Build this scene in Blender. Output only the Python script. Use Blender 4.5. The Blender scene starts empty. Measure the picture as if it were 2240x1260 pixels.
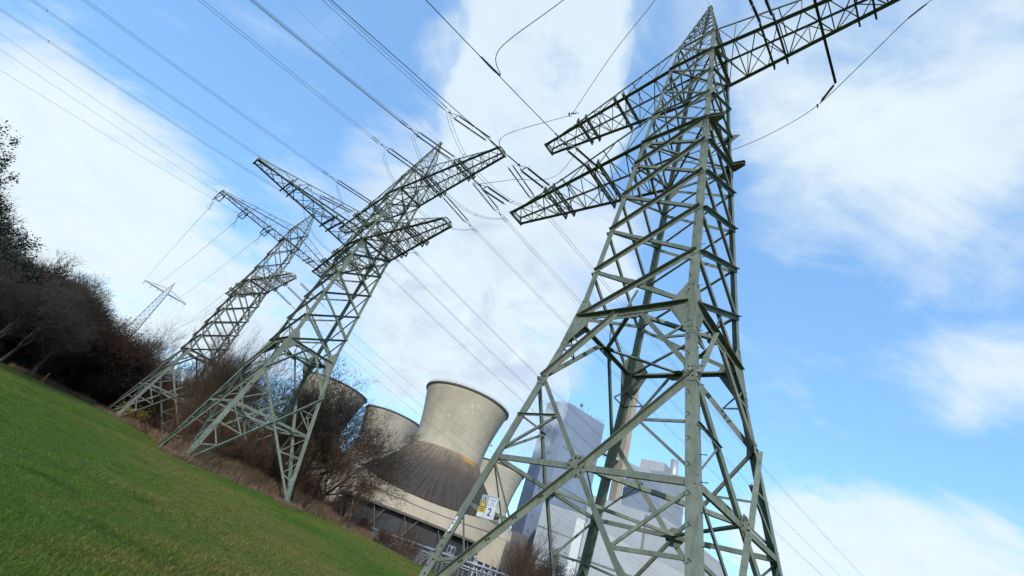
import bpy, math, random
import numpy as np
from mathutils import Vector, Matrix
rad = math.radians
S = bpy.context.scene
COL = S.collection
# ------------------------------------------------------------------ camera
F_PX, PITCH, ROLL = 950.0, rad(32.38), rad(21.83)
cp, sp, cr, sr = math.cos(PITCH), math.sin(PITCH), math.cos(ROLL), math.sin(ROLL)
FW = Vector((0, cp, sp)); R0 = Vector((1, 0, 0)); U0 = Vector((0, -sp, cp))
RT = cr*R0 + sr*U0; UP = -sr*R0 + cr*U0
cam_d = bpy.data.cameras.new('camera'); cam = bpy.data.objects.new('camera', cam_d); COL.objects.link(cam)
cam_d.sensor_width = 36; cam_d.lens = 36*F_PX/2240; cam_d.clip_end = 6000; cam_d.clip_start = 0.1
cam.matrix_world = Matrix(((RT.x, UP.x, -FW.x, 0), (RT.y, UP.y, -FW.y, 0), (RT.z, UP.z, -FW.z, 0), (0, 0, 0, 1)))
S.camera = cam
def skydir(px, py):            # direction in the world towards a point of the sky
    return ((px-1120)/F_PX*RT - (py-630)/F_PX*UP + FW).normalized()
# ------------------------------------------------------------------ light
SUN_AZ, SUN_EL = 186.0, 27.0
S.view_settings.view_transform = 'Standard'; S.view_settings.look = 'None'
S.view_settings.exposure = 0.15; S.view_settings.gamma = 1.0
sd = bpy.data.lights.new('sun', 'SUN'); sun = bpy.data.objects.new('sun', sd); COL.objects.link(sun)
sd.energy = 3.5; sd.angle = rad(1.2); sd.color = (1.0, 0.95, 0.87)
sdir = Vector((math.sin(rad(SUN_AZ))*math.cos(rad(SUN_EL)), math.cos(rad(SUN_AZ))*math.cos(rad(SUN_EL)), math.sin(rad(SUN_EL))))
sun.rotation_euler = sdir.to_track_quat('Z', 'Y').to_euler()
W = bpy.data.worlds.new('World'); S.world = W; W.use_nodes = True
nt = W.node_tree; nt.nodes.clear(); L = nt.links
def N(tree, typ, **kw):
    n = tree.nodes.new(typ)
    for k, v in kw.items():
        if k.startswith('i_'):
            n.inputs[k[2:].replace('_', ' ')].default_value = v
        else: setattr(n, k, v)
    return n
def M(tree, op, a, b=None, c=None, clamp=False):
    n = tree.nodes.new('ShaderNodeMath'); n.operation = op; n.use_clamp = clamp
    for i, v in enumerate((a, b, c)):
        if v is None: continue
        if isinstance(v, (int, float)): n.inputs[i].default_value = v
        else: tree.links.new(v, n.inputs[i])
    return n.outputs[0]
out = N(nt, 'ShaderNodeOutputWorld'); bg = N(nt, 'ShaderNodeBackground'); bg.inputs[1].default_value = 0.15
sky = N(nt, 'ShaderNodeTexSky', sky_type='NISHITA', sun_disc=False, sun_elevation=rad(SUN_EL), sun_rotation=rad(SUN_AZ),
        air_density=1.0, dust_density=0.9, ozone_density=2.2)
tc = N(nt, 'ShaderNodeTexCoord'); dirv = tc.outputs['Generated']
sep = N(nt, 'ShaderNodeSeparateXYZ'); L.new(dirv, sep.inputs[0])
dz = M(nt, 'ADD', M(nt, 'MAXIMUM', sep.outputs[2], 0.0), 0.35)
cmb = N(nt, 'ShaderNodeCombineXYZ'); L.new(M(nt, 'DIVIDE', sep.outputs[0], dz), cmb.inputs[0]); L.new(M(nt, 'DIVIDE', sep.outputs[1], dz), cmb.inputs[1])
L.new(M(nt, 'MULTIPLY', sep.outputs[2], 0.6), cmb.inputs[2])
# clouds: soft lobes of cover anchored to sky directions, broken up by noise
LOBES = [  # px, py, angular radius deg, amount
 (1200, 60, 13, .5), (1130, 260, 14, .5), (1050, 480, 15, .6), (930, 700, 14, .8), (1180, 560, 13, .5), (860, 560, 11, .5),
 (1000, 840, 12, .6), (1330, 520, 7, .5), (130, 430, 15, .8), (330, 620, 14, .75), (-100, 330, 14, .7), (550, 700, 12, .5), (50, 600, 14, .6),
 (1720, 240, 11, .5), (1950, 130, 15, .48), (2150, 250, 14, .5), (1600, 60, 8, .3), (1850, 430, 11, .38), (2100, 560, 8, .3), (2200, 850, 8, .42), (2030, 860, 6, .3), (1150, 740, 11, .75),
 (1720, 1180, 8, .75), (1880, 1230, 9, .8), (2050, 1260, 9, .7), (2240, 1290, 9, .6), (1700, 480, 8, .2), (850, 330, 8, .35), (620, 420, 8, .2), (1000, 130, 6, .3)]
acc = None
for (px, py, rdeg, amt) in LOBES:
    d = skydir(px, py)
    dt = N(nt, 'ShaderNodeVectorMath', operation='DOT_PRODUCT'); L.new(dirv, dt.inputs[0]); dt.inputs[1].default_value = d
    mr = N(nt, 'ShaderNodeMapRange', interpolation_type='SMOOTHSTEP'); L.new(dt.outputs['Value'], mr.inputs[0])
    mr.inputs[1].default_value = math.cos(rad(rdeg)); mr.inputs[2].default_value = 1.0; mr.inputs[3].default_value = 0; mr.inputs[4].default_value = amt
    acc = mr.outputs[0] if acc is None else M(nt, 'SUBTRACT', M(nt, 'ADD', acc, mr.outputs[0]), M(nt, 'MULTIPLY', acc, mr.outputs[0]))
mp = N(nt, 'ShaderNodeMapping'); L.new(cmb.outputs[0], mp.inputs[0]); mp.inputs['Rotation'].default_value = (0, 0, rad(-35)); mp.inputs['Scale'].default_value = (1.0, 1.9, 1)
n1 = N(nt, 'ShaderNodeTexNoise', i_Scale=2.6, i_Detail=10, i_Roughness=.6, i_Distortion=.7); L.new(mp.outputs[0], n1.inputs['Vector'])
n2 = N(nt, 'ShaderNodeTexNoise', i_Scale=7.0, i_Detail=9, i_Roughness=.62, i_Distortion=.8); L.new(cmb.outputs[0], n2.inputs['Vector'])
nz = M(nt, 'ADD', M(nt, 'MULTIPLY', M(nt, 'SUBTRACT', n1.outputs[0], .5), 1.75), M(nt, 'MULTIPLY', M(nt, 'SUBTRACT', n2.outputs[0], .5), .75))
cov = M(nt, 'ADD', acc, nz)
mk = N(nt, 'ShaderNodeMapRange', interpolation_type='SMOOTHSTEP'); L.new(cov, mk.inputs[0])
mk.inputs[1].default_value = .02; mk.inputs[2].default_value = .92; mk.inputs[3].default_value = .07; mk.inputs[4].default_value = 1
LOBES2 = [(1190, 20, 12, 1), (1140, 190, 13, 1), (1060, 360, 12, .9), (1290, 90, 8.5, .95), (1270, 270, 9, .9), (1000, 560, 12, .8), (1120, 520, 12, .8), (1260, 470, 9, .7), (930, 740, 11, .7), (1340, 600, 6, .7), (2010, 1215, 7, .8), (1850, 1200, 6, .8), (1740, 1150, 5, .7)]
acc2 = None
for (px, py, rdeg, amt) in LOBES2:
    dt = N(nt, 'ShaderNodeVectorMath', operation='DOT_PRODUCT'); L.new(dirv, dt.inputs[0]); dt.inputs[1].default_value = skydir(px, py)
    mr = N(nt, 'ShaderNodeMapRange', interpolation_type='SMOOTHSTEP'); L.new(dt.outputs['Value'], mr.inputs[0])
    mr.inputs[1].default_value = math.cos(rad(rdeg)); mr.inputs[2].default_value = 1.0; mr.inputs[4].default_value = amt
    acc2 = mr.outputs[0] if acc2 is None else M(nt, 'SUBTRACT', M(nt, 'ADD', acc2, mr.outputs[0]), M(nt, 'MULTIPLY', acc2, mr.outputs[0]))
n3 = N(nt, 'ShaderNodeTexNoise', i_Scale=5.5, i_Detail=12, i_Roughness=.58, i_Distortion=.15); L.new(dirv, n3.inputs['Vector'])
cv2 = M(nt, 'ADD', acc2, M(nt, 'MULTIPLY', M(nt, 'SUBTRACT', n3.outputs[0], .5), 1.5))
mk2 = N(nt, 'ShaderNodeMapRange', interpolation_type='SMOOTHSTEP'); L.new(cv2, mk2.inputs[0]); mk2.inputs[1].default_value = .34; mk2.inputs[2].default_value = .82; mk2.inputs[4].default_value = .85
mkall = M(nt, 'MAXIMUM', mk.outputs[0], mk2.outputs[0])
# cloud body: white with lavender-grey thick parts
thick = N(nt, 'ShaderNodeMapRange'); L.new(M(nt, 'ADD', n2.outputs[0], M(nt, 'MULTIPLY', n1.outputs[0], .7)), thick.inputs[0]); thick.inputs[1].default_value = .7; thick.inputs[2].default_value = 1.1
dl = N(nt, 'ShaderNodeVectorMath', operation='DOT_PRODUCT'); L.new(dirv, dl.inputs[0]); dl.inputs[1].default_value = skydir(960, 760)
ml = N(nt, 'ShaderNodeMapRange', interpolation_type='SMOOTHSTEP'); L.new(dl.outputs['Value'], ml.inputs[0]); ml.inputs[1].default_value = math.cos(rad(34)); ml.inputs[2].default_value = math.cos(rad(6)); ml.inputs[3].default_value = .3
cmix = N(nt, 'ShaderNodeMix', data_type='RGBA'); L.new(M(nt, 'MULTIPLY', thick.outputs[0], ml.outputs[0]), cmix.inputs[0])
cmix.inputs[6].default_value = (5.15, 5.85, 6.15, 1); cmix.inputs[7].default_value = (3.6, 4.3, 5.4, 1)
# sky tint
SKYK = N(nt, 'ShaderNodeVectorMath', operation='MULTIPLY'); L.new(sky.outputs[0], SKYK.inputs[0]); SKYK.inputs[1].default_value = (1.6, 2.2, 2.4)
skb = N(nt, 'ShaderNodeMix', data_type='RGBA'); skb.inputs[0].default_value = .55; L.new(SKYK.outputs[0], skb.inputs[6]); skb.inputs[7].default_value = (1.25, 2.85, 5.6, 1)
mix = N(nt, 'ShaderNodeMix', data_type='RGBA'); L.new(mkall, mix.inputs[0]); L.new(skb.outputs[2], mix.inputs[6]); L.new(cmix.outputs[2], mix.inputs[7])
L.new(mix.outputs[2], bg.inputs[0]); L.new(bg.outputs[0], out.inputs[0])
S.cycles.max_bounces = 8; S.cycles.diffuse_bounces = 2; S.cycles.volume_bounces = 6; S.cycles.transparent_max_bounces = 8
# ------------------------------------------------------------------ helpers
def V(*a): return np.array(a, float)
def unit(v):
    v = np.asarray(v, float); l = math.sqrt(float((v*v).sum())); return v/l if l > 1e-9 else v
def cross(a, b): return np.array((a[1]*b[2]-a[2]*b[1], a[2]*b[0]-a[0]*b[2], a[0]*b[1]-a[1]*b[0]))
class MB:
    def __init__(s): s.v = []; s.f = []; s.n = 0; s.cur = 0; s.mi = []
    def add(s, vs, fs):
        b = s.n; s.v.extend([tuple(map(float, p)) for p in vs]); s.f.extend([tuple(i+b for i in f) for f in fs]); s.n += len(vs); s.mi.extend([s.cur]*len(fs))
    def ext(s, p0, p1, prof, u, v):      # extrude a profile (list of (a,b)) along p0-p1
        p0 = np.asarray(p0, float); p1 = np.asarray(p1, float); m = len(prof)
        vs = [p0+a*u+b*v for a, b in prof]+[p1+a*u+b*v for a, b in prof]
        fs = [(i, (i+1) % m, m+(i+1) % m, m+i) for i in range(m)]+[tuple(range(m))[::-1], tuple(range(m, 2*m))]
        s.add(vs, fs)
    def frame(s, p0, p1, ref):
        w = unit(np.asarray(p1, float)-np.asarray(p0, float)); r = np.asarray(ref, float)
        v = r-w*(r@w)
        if (v@v) < 1e-6: r = V(1, 0, 0) if abs(w[0]) < .9 else V(0, 1, 0); v = r-w*(r@w)
        v = unit(v); u = cross(v, w); return u, v, w
    def bar(s, p0, p1, a, b=None, ref=(0, 0, 1)):
        b = b or a; u, v, w = s.frame(p0, p1, ref)
        s.ext(p0, p1, [(-a/2, -b/2), (a/2, -b/2), (a/2, b/2), (-a/2, b/2)], u, v)
    def tube(s, p0, p1, r, r1=None, n=6, cap=True):
        r1 = r if r1 is None else r1; u, v, w = s.frame(p0, p1, (0.13, 0.27, 1) if abs(unit(np.asarray(p1, float)-np.asarray(p0, float))[2]) < .95 else (1, .1, 0))
        p0 = np.asarray(p0, float); p1 = np.asarray(p1, float)
        cs = [(math.cos(2*math.pi*i/n), math.sin(2*math.pi*i/n)) for i in range(n)]
        vs = [p0+r*(a*u+b*v) for a, b in cs]+[p1+r1*(a*u+b*v) for a, b in cs]
        fs = [(i, (i+1) % n, n+(i+1) % n, n+i) for i in range(n)]
        if cap: fs += [tuple(range(n))[::-1], tuple(range(n, 2*n))]
        s.add(vs, fs)
    def poly(s, pts, r, n=5):            # a continuous tube through many points
        pts = [np.asarray(p, float) for p in pts]; m = len(pts); vs = []
        for i, p in enumerate(pts):
            t = unit(pts[min(i+1, m-1)]-pts[max(i-1, 0)])
            ref = V(0, 0, 1) if abs(t[2]) < .9 else V(1, 0, 0)
            v = unit(ref-t*(ref@t)); u = cross(v, t); rr = r[i] if hasattr(r, '__len__') else r
            for k in range(n):
                a = 2*math.pi*k/n; vs.append(p+rr*(math.cos(a)*u+math.sin(a)*v))
        fs = [(i*n+k, i*n+(k+1) % n, (i+1)*n+(k+1) % n, (i+1)*n+k) for i in range(m-1) for k in range(n)]
        fs += [tuple(range(n))[::-1], tuple(range((m-1)*n, m*n))]
        s.add(vs, fs)
    def plate(s, pts, n, t):             # flat polygon with thickness
        n = unit(n); pts = [np.asarray(p, float) for p in pts]; m = len(pts)
        vs = [p-n*t/2 for p in pts]+[p+n*t/2 for p in pts]
        fs = [(i, (i+1) % m, m+(i+1) % m, m+i) for i in range(m)]+[tuple(range(m))[::-1], tuple(range(m, 2*m))]
        s.add(vs, fs)
    def angle(s, p0, p1, a, b, t, u, v):  # L section: heel on p0-p1, flange a along u, flange b along v
        w = unit(np.asarray(p1, float)-np.asarray(p0, float)); u = unit(u-w*(u@w)); v = v-w*(v@w)-u*(u@v); v = unit(v)
        s.ext(p0, p1, [(0, 0), (a, 0), (a, t), (t, t), (t, b), (0, b)], u, v)
    def box(s, c, sx, sy, sz, rz=0):     # c = centre of the bottom
        c = np.asarray(c, float); A = V(math.cos(rz), math.sin(rz), 0); B = V(-math.sin(rz), math.cos(rz), 0)
        vs = [c+A*sx/2*i+B*sy/2*j+V(0, 0, k*sz) for k in (0, 1) for i, j in ((-1, -1), (1, -1), (1, 1), (-1, 1))]
        s.add(vs, [(3, 2, 1, 0), (4, 5, 6, 7), (0, 1, 5, 4), (1, 2, 6, 5), (2, 3, 7, 6), (3, 0, 4, 7)])
    def ball(s, c, r, n=8):
        c = np.asarray(c, float); vs = [c-V(0, 0, r)]; m = n//2
        for j in range(1, m):
            t = math.pi*j/m-math.pi/2
            for i in range(n): a = 2*math.pi*i/n; vs.append(c+r*V(math.cos(t)*math.cos(a), math.cos(t)*math.sin(a), math.sin(t)))
        vs.append(c+V(0, 0, r)); fs = []
        for i in range(n): fs.append((0, 1+(i+1) % n, 1+i)); fs.append((len(vs)-1, 1+(m-2)*n+i, 1+(m-2)*n+(i+1) % n))
        for j in range(m-2):
            for i in range(n): fs.append((1+j*n+i, 1+j*n+(i+1) % n, 1+(j+1)*n+(i+1) % n, 1+(j+1)*n+i))
        s.add(vs, fs)
    def build(s, name, mat, parent=None, smooth=False, recalc=True):
        me = bpy.data.meshes.new(name); me.from_pydata(s.v, [], s.f)
        if any(s.mi): me.polygons.foreach_set('material_index', s.mi)
        if recalc:
            import bmesh
            bm = bmesh.new(); bm.from_mesh(me); bmesh.ops.recalc_face_normals(bm, faces=bm.faces); bm.to_mesh(me); bm.free()
        if mat: me.materials.append(mat)
        if any(s.mi): me.materials.append(BOLT)
        if smooth: me.polygons.foreach_set('use_smooth', [True]*len(me.polygons))
        o = bpy.data.objects.new(name, me); COL.objects.link(o)
        if parent: o.parent = parent
        return o
def rawmesh(name, verts, faces3, mat, parent=None, colors=None):   # numpy triangles / quads
    me = bpy.data.meshes.new(name); k = faces3.shape[1]
    me.vertices.add(len(verts)); me.vertices.foreach_set('co', verts.astype(np.float32).ravel())
    me.loops.add(faces3.size); me.loops.foreach_set('vertex_index', faces3.astype(np.int32).ravel())
    me.polygons.add(len(faces3)); me.polygons.foreach_set('loop_start', np.arange(0, faces3.size, k, dtype=np.int32))
    me.update(calc_edges=True)
    if colors is not None:
        at = me.color_attributes.new('tint', 'FLOAT_COLOR', 'POINT'); c = np.ones((len(verts), 4), np.float32); c[:, :3] = colors; at.data.foreach_set('color', c.ravel())
    me.materials.append(mat); o = bpy.data.objects.new(name, me); COL.objects.link(o)
    if parent: o.parent = parent
    return o
def tag(o, label=None, cat=None, group=None, kind=None):
    if label: o['label'] = label
    if cat: o['category'] = cat
    if group: o['group'] = group
    if kind: o['kind'] = kind
    return o
def empty(name, loc, rz=0):
    o = bpy.data.objects.new(name, None); COL.objects.link(o); o.location = loc; o.rotation_euler = (0, 0, rz); return o
# ------------------------------------------------------------------ materials
def mat(name, base, rough=.6, metal=0, spec=.5):
    m = bpy.data.materials.new(name); m.use_nodes = True; t = m.node_tree; p = t.nodes['Principled BSDF']
    p.inputs['Base Color'].default_value = (*base, 1); p.inputs['Roughness'].default_value = rough; p.inputs['Metallic'].default_value = metal
    p.inputs['Specular IOR Level'].default_value = spec
    return m, t, p
def ramp(t, fac, stops):
    r = N(t, 'ShaderNodeValToRGB'); t.links.new(fac, r.inputs[0]); e = r.color_ramp.elements
    while len(e) < len(stops): e.new(.5)
    for i, (p, c) in enumerate(stops): e[i].position = p; e[i].color = (*c, 1)
    return r.outputs[0]
def noise(t, scale, detail=4, rough=.55, vec=None, sc=None, coord='Object', dist=0):
    c = N(t, 'ShaderNodeTexCoord'); mpn = N(t, 'ShaderNodeMapping'); t.links.new(vec or c.outputs[coord], mpn.inputs[0])
    if sc: mpn.inputs['Scale'].default_value = sc
    n = N(t, 'ShaderNodeTexNoise', i_Scale=scale, i_Detail=detail, i_Roughness=rough, i_Distortion=dist); t.links.new(mpn.outputs[0], n.inputs['Vector']); return n.outputs[0]
def bump(t, p, h, strength=.3, dist=.05):
    b = N(t, 'ShaderNodeBump', i_Strength=strength, i_Distance=dist); t.links.new(h, b.inputs['Height']); t.links.new(b.outputs[0], p.inputs['Normal'])
def mixc(t, f, a, b, mode='MIX'):
    m = N(t, 'ShaderNodeMix', data_type='RGBA', blend_type=mode)
    for s_, v in ((0, f), (6, a), (7, b)):
        if isinstance(v, (int, float)): m.inputs[s_].default_value = v
        elif isinstance(v, tuple): m.inputs[s_].default_value = (*v, 1)
        else: t.links.new(v, m.inputs[s_])
    return m.outputs[2]
def steel(name, c0, c1, c2):
    m, t, p = mat(name, c0, .7, 0, .15)
    a = ramp(t, noise(t, .9, 6, .6), [(.3, c0), (.52, c1), (.75, c2)])
    s_ = ramp(t, noise(t, 6, 6, .7, sc=(1, 1, .25)), [(.35, (.72, .72, .72)), (.55, (1, 1, 1)), (.8, (1.1, 1.1, 1.08))])
    a = mixc(t, 1.0, a, s_, 'MULTIPLY')
    rust = ramp(t, noise(t, 14, 5, .7), [(.66, (0, 0, 0)), (.74, (1, 1, 1))])
    a = mixc(t, M(t, 'MULTIPLY', rust, .35), a, (.16, .11, .07))
    t.links.new(a, p.inputs['Base Color']); bump(t, p, noise(t, 30, 3), .15, .01); return m
GREEN = steel('green_paint', (.112, .128, .098), (.148, .166, .13), (.19, .208, .166))
GREEN2 = steel('grey_green_paint', (.125, .135, .11), (.15, .158, .135), (.175, .18, .16))
BOLT, _t, _p = mat('bolt_steel', (.05, .052, .045), .6, .2)
GALV, _t, _p = mat('galvanised', (.17, .18, .18), .6, .2)
DARKM, _t, _p = mat('insulator_brown', (.028, .018, .022), .3, 0, .6)
FIT, _t, _p = mat('fittings', (.10, .10, .095), .5, .5)
WIRE, _t, _p = mat('wire', (.12, .125, .125), .5, .6)
CONC, t_, p_ = mat('concrete_footing', (.38, .36, .33), .9)
t_.links.new(ramp(t_, noise(t_, 8), [(.3, (.26, .25, .23)), (.7, (.42, .40, .37))]), p_.inputs['Base Color'])
WHITE, _t, _p = mat('white_enamel', (.55, .57, .58), .5)
YEL, _t, _p = mat('yellow_enamel', (.55, .36, .05), .5)
BLACK, _t, _p = mat('black_print', (.02, .02, .02), .5)
GREYP, _t, _p = mat('grey_print', (.25, .28, .31), .5)
ALU, _t, _p = mat('alu_sheet', (.42, .46, .47), .4, .4)
# ------------------------------------------------------------------ lattice pylons
SG = {'N': (1, -1), 'L': (-1, -1), 'R': (1, 1), 'B': (-1, 1)}
FACES = [('L', 'N'), ('N', 'R'), ('R', 'B'), ('B', 'L')]
class Pylon: pass
def pylon(c, yaw, zb, w0, h, s1, s2, hk, ha, Z, z1, z2, ztl, arms, detail, label, paint, foot=5):
    P = Pylon(); root = empty('lattice_pylon', (c[0], c[1], zb), yaw); P.root = root; P.c = c; P.yaw = yaw; P.zb = zb
    tag(root, label, 'pylon', 'green lattice pylons beside the field')
    wk = w0-s2*(hk-h); kk = 1 if detail else 1.3
    def w(z):
        if z < h: return w0+s1*(h-z)
        if z < hk: return w0-s2*(z-h)
        return wk+(0.13-wk)*(z-hk)/(ha-hk)
    def cn(k, z): a, p = SG[k]; ww = w(z); return V(a*ww, p*ww, z-zb)
    P.w = w; P.cn = cn
    lt = .022
    # legs
    legs = {}
    for k in 'NLRB':
        a, p = SG[k]; mb = MB(); u, v = V(-a, 0, 0), V(0, -p, 0)
        for (za, zc, fa) in ((zb, h, .36), (h, z1, .32), (z1, hk, .26), (hk, ha, .13)):
            mb.angle(cn(k, za), cn(k, zc), fa, fa, lt, u, v)
            if fa > .3 and detail: # doubled cover angle
                mb.angle(cn(k, za)+V(a, p, 0)*.006, cn(k, za+(zc-za)*.12)+V(a, p, 0)*.006, fa-.03, fa-.03, .02, u, v)
        if detail:
            mb.angle(cn(k, h-1.7)+V(a, p, 0)*.016, cn(k, h+1.1)+V(a, p, 0)*.016, .34, .34, .02, u, v)
        mb.angle(cn(k, ha)-V(0, 0, .3), cn(k, ha)+V(0, 0, .15), .13, .13, .02, u, v)
        legs[k] = mb.build('leg', paint, root)
        fb = MB(); q = cn(k, zb); fb.box((q[0], q[1], -1.2), .9, .9, 1.22); fb.box((q[0], q[1], .02), .7, .7, .08); fb.build('footing', CONC, root)
        if detail:
            fbm = MB(); fbm.cur = 1
            for i in range(11):
                zf = zb+.25+i*.24
                for e, n in ((V(-a, 0, 0), V(0, p, 0)), (V(0, -p, 0), V(a, 0, 0))):
                    b0 = cn(k, zf)+e*(.09 if i % 2 else .24)+n*.004; fbm.tube(b0, b0+n*.045, .034, n=6)
            fbm.build('splice_bolts', paint, legs[k])['kind'] = 'stuff'
            # gusset plates with bolts at the waist, mid leg, crossarm levels
            for zz, hu, hd, wd in ((h, 1.1, 1.6, 1.0), (7.8 if h < 12 else 8.7, .35, .4, .42), (z1-.3, .7, .7, .8), (z1+(z2-z1)*.32, .5, .4, .6), (z2, .45, .45, .5), (hk-.1, .35, .35, .45)):
                if zz < zb: continue
                g = MB()
                for e, n in ((V(-a, 0, 0), V(0, p, 0)), (V(0, -p, 0), V(a, 0, 0))):
                    q0 = cn(k, zz)+n*.018; qu = cn(k, zz+hu)+n*.018; qd = cn(k, zz-hd)+n*.018
                    g.plate([qd, qd+e*.33, q0+e*wd-V(0, 0, .22), q0+e*wd+V(0, 0, .12), qu+e*.33, qu], n, .016)
                    for i in range(9 if wd > .6 else 3):
                        zf = -hd+.2+(hu+hd-.35)*i/(8 if wd > .6 else 2)
                        for off in (.08, .22):
                            b0 = cn(k, zz+zf)+e*off+n*.02; g.cur = 1; g.tube(b0, b0+n*.04, .034, n=6); g.cur = 0
                    for i in range(3):
                        b0 = q0+e*(wd-.1-.12*i)+V(0, 0, -.05+.03*i)+n*.02; g.cur = 1; g.tube(b0, b0+n*.04, .032, n=6); g.cur = 0
                g.build('gusset_plate', paint, legs[k])
            # step bolts up the leg that faces the viewer
            if k in 'N' or (k == 'L' and detail > 1 and False):
                z = zb+1.2; i = 0
                while z < hk:
                    b = MB(); q = cn(k, z); e, n = (V(-1, 0, 0), V(0, -1, 0)) if i % 2 == 0 else (V(0, 1, 0), V(1, 0, 0))
                    s0 = q+e*.2; b.cur = 1; b.tube(s0, s0+n*.2, .014, n=5); b.tube(s0+n*.18, s0+n*.2, .026, n=6)
                    b.build('step_bolt', paint, legs[k]); z += .42 if z < 30 else .8; i += 1
    # faces
    def FP(ca, cb, t, z): A = cn(ca, z); B = cn(cb, z); return A+(B-A)*t
    for fi, (ca, cb) in enumerate(FACES):
        e = unit(cn(cb, h)-cn(ca, h)); n0 = cross(e, V(0, 0, 1)); mb = MB()
        def outer(p0, p1, a=.19, b=.17, t=.014):   # shelf flange up and outwards, web on the leg
            a, b = a*kk, b*kk; w_ = unit(p1-p0); dn = -unit(V(0, 0, 1)-w_*w_[2]); mb.angle(p0+n0*.034, p1+n0*.034, a, b, t, dn, n0)
        def inner(p0, p1, a=.17, b=.13, t=.012):
            a, b = a*kk, b*kk; w_ = unit(p1-p0); up = unit(V(0, 0, 1)-w_*w_[2]); mb.angle(p0-n0*.03-up*a/2, p1-n0*.03-up*a/2, a, b, t, up, -n0)
        def shorten(p0, p1, d0, d1): w_ = unit(p1-p0); return p0+w_*d0, p1-w_*d1
        def bolts(p, n, k=2):
            if detail:
                mb.cur = 1
                for i in range(k): mb.tube(p+n*.03+e*.09*i, p+n*.08+e*.09*i, .03, n=6)
                mb.cur = 0
        # body panels
        for i in range(len(Z)-1):
            za, zc = Z[i], Z[i+1]; big = zc <= z1+.1
            p0, p1 = cn(ca, za)+e*.05, cn(cb, zc)-e*.05
            outer(p0, p1, .21 if big else .15, .20 if big else .14); bolts(p0+(p1-p0)*.04, n0, 3); bolts(p1-(p1-p0)*.06, n0, 3)
            p0, p1 = cn(cb, za)-e*.1, cn(ca, zc)+e*.1
            inner(p0, p1, .19 if big else .13, .14 if big else .10)
        outer(FP(ca, cb, .03, h), FP(ca, cb, .97, h), .24, .22)        # ring
        inner(FP(ca, cb, .03, h)+V(0, 0, -.05), FP(ca, cb, .97, h)+V(0, 0, -.05), .16, .12)
        for i in range(8 if detail else 0): bolts(FP(ca, cb, .1+.11*i, h)-V(0, 0, .1), n0, 2)
        for zz in (z1, z2): outer(FP(ca, cb, .0, zz), FP(ca, cb, 1.0, zz), .2, .2)
        inner(FP(ca, cb, .02, hk), FP(ca, cb, .98, hk)); outer(FP(ca, cb, 0, ztl), FP(ca, cb, 1, ztl), .12, .1)
        inner(FP(ca, cb, .45, h+.05), FP(ca, cb, .52, h+1.2), .09, .07)
        # base: inverted V from the ring, crossing diagonals below
        zm = h-3.55; t0 = (h-zb)
        m0, m1 = FP(ca, cb, .38, h-.1), FP(ca, cb, .58, h-.1)
        a_, b_ = cn(ca, zm), cn(cb, zm)
        outer(a_+e*.03, m0, .23, .2); inner(m1, b_-e*.08, .2, .14)
        mb.plate([FP(ca, cb, .32, h)-V(0, 0, .02), FP(ca, cb, .38, h)-V(0, 0, .42), FP(ca, cb, .58, h)-V(0, 0, .42), FP(ca, cb, .64, h)-V(0, 0, .02)], n0, .02)
        for i in range(10 if detail else 0):
            q = FP(ca, cb, .38+.02*i, h)-V(0, 0, .16+(i % 2)*.12)+n0*.01; mb.cur = 1; mb.tube(q, q+n0*.035, .03, n=6); mb.cur = 0
        wm, wf = w(zm), w(zb); xz = zm-(zm-zb)*wm/(wm+wf); node = FP(ca, cb, .5, xz)
        outer(node+e*.1, cn(cb, zm)-e*.04+V(0, 0, 0), .23, .2); outer(cn(ca, zb+.1)+e*.02, node-e*.05-V(0, 0, .1), .22, .2)
        inner(cn(ca, zm)+e*.1, node, .2, .14); inner(node, cn(cb, zb+.1)-e*.05, .2, .14)
        inner(FP(ca, cb, .02, xz), FP(ca, cb, .98, xz), .2, .12)
        pts = [node+e*.42*math.cos(2*math.pi*(i+.5)/8)+V(0, 0, .42*math.sin(2*math.pi*(i+.5)/8)) for i in range(8)]; mb.plate(pts, n0, .03)
        if detail:
            for i in range(10):
                an = 2*math.pi*i/10; q = node+e*.3*math.cos(an)+V(0, 0, .3*math.sin(an))+n0*.015; mb.cur = 1; mb.tube(q, q+n0*.04, .035, n=6); mb.cur = 0
            for tq in (.2, .35, .5, .65, .8):
                q = cn(ca, zb)+(node-cn(ca, zb))*tq+n0*.034-V(0, 0, .1); mb.cur = 1; mb.tube(q, q+n0*.045, .034, n=6); mb.tube(q+e*.1+V(0, 0, .07), q+e*.1+V(0, 0, .07)+n0*.045, .034, n=6); mb.cur = 0
        # secondary members
        for (cc, sgn, tt) in ((ca, 1, 0), (cb, -1, 1)):
            up_mid = (cn(cc, zm)+node)/2; lg = cn(cc, (zm+xz)/2)
            outer(lg, up_mid, .1, .08, .01) if sgn > 0 else inner(up_mid, lg, .09, .07, .01)
            inner(FP(ca, cb, tt, xz+.2), up_mid, .1, .08, .01)
            f = cn(cc, zb); low = f+(node-f)*.62; lgl = cn(cc, zb+(xz-zb)*.66)
            inner(lgl, low, .11, .08, .01); low2 = f+(node-f)*.36; lg2 = cn(cc, zb+(xz-zb)*.28)
            inner(lgl-V(0, 0, .15), low2, .1, .07, .01); inner(lg2, low2, .11, .08, .01); inner(FP(ca, cb, tt, xz), low, .09, .07, .01)
            r1 = cn(cc, (h+zm)/2); r2 = (cn(cc, zm)+FP(ca, cb, .38 if tt == 0 else .58, h))/2
            inner(r1, r2, .09, .07, .01); inner(cn(cc, h-.9), r2, .09, .07, .01)
        mb.build('bracing', paint, root)
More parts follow.
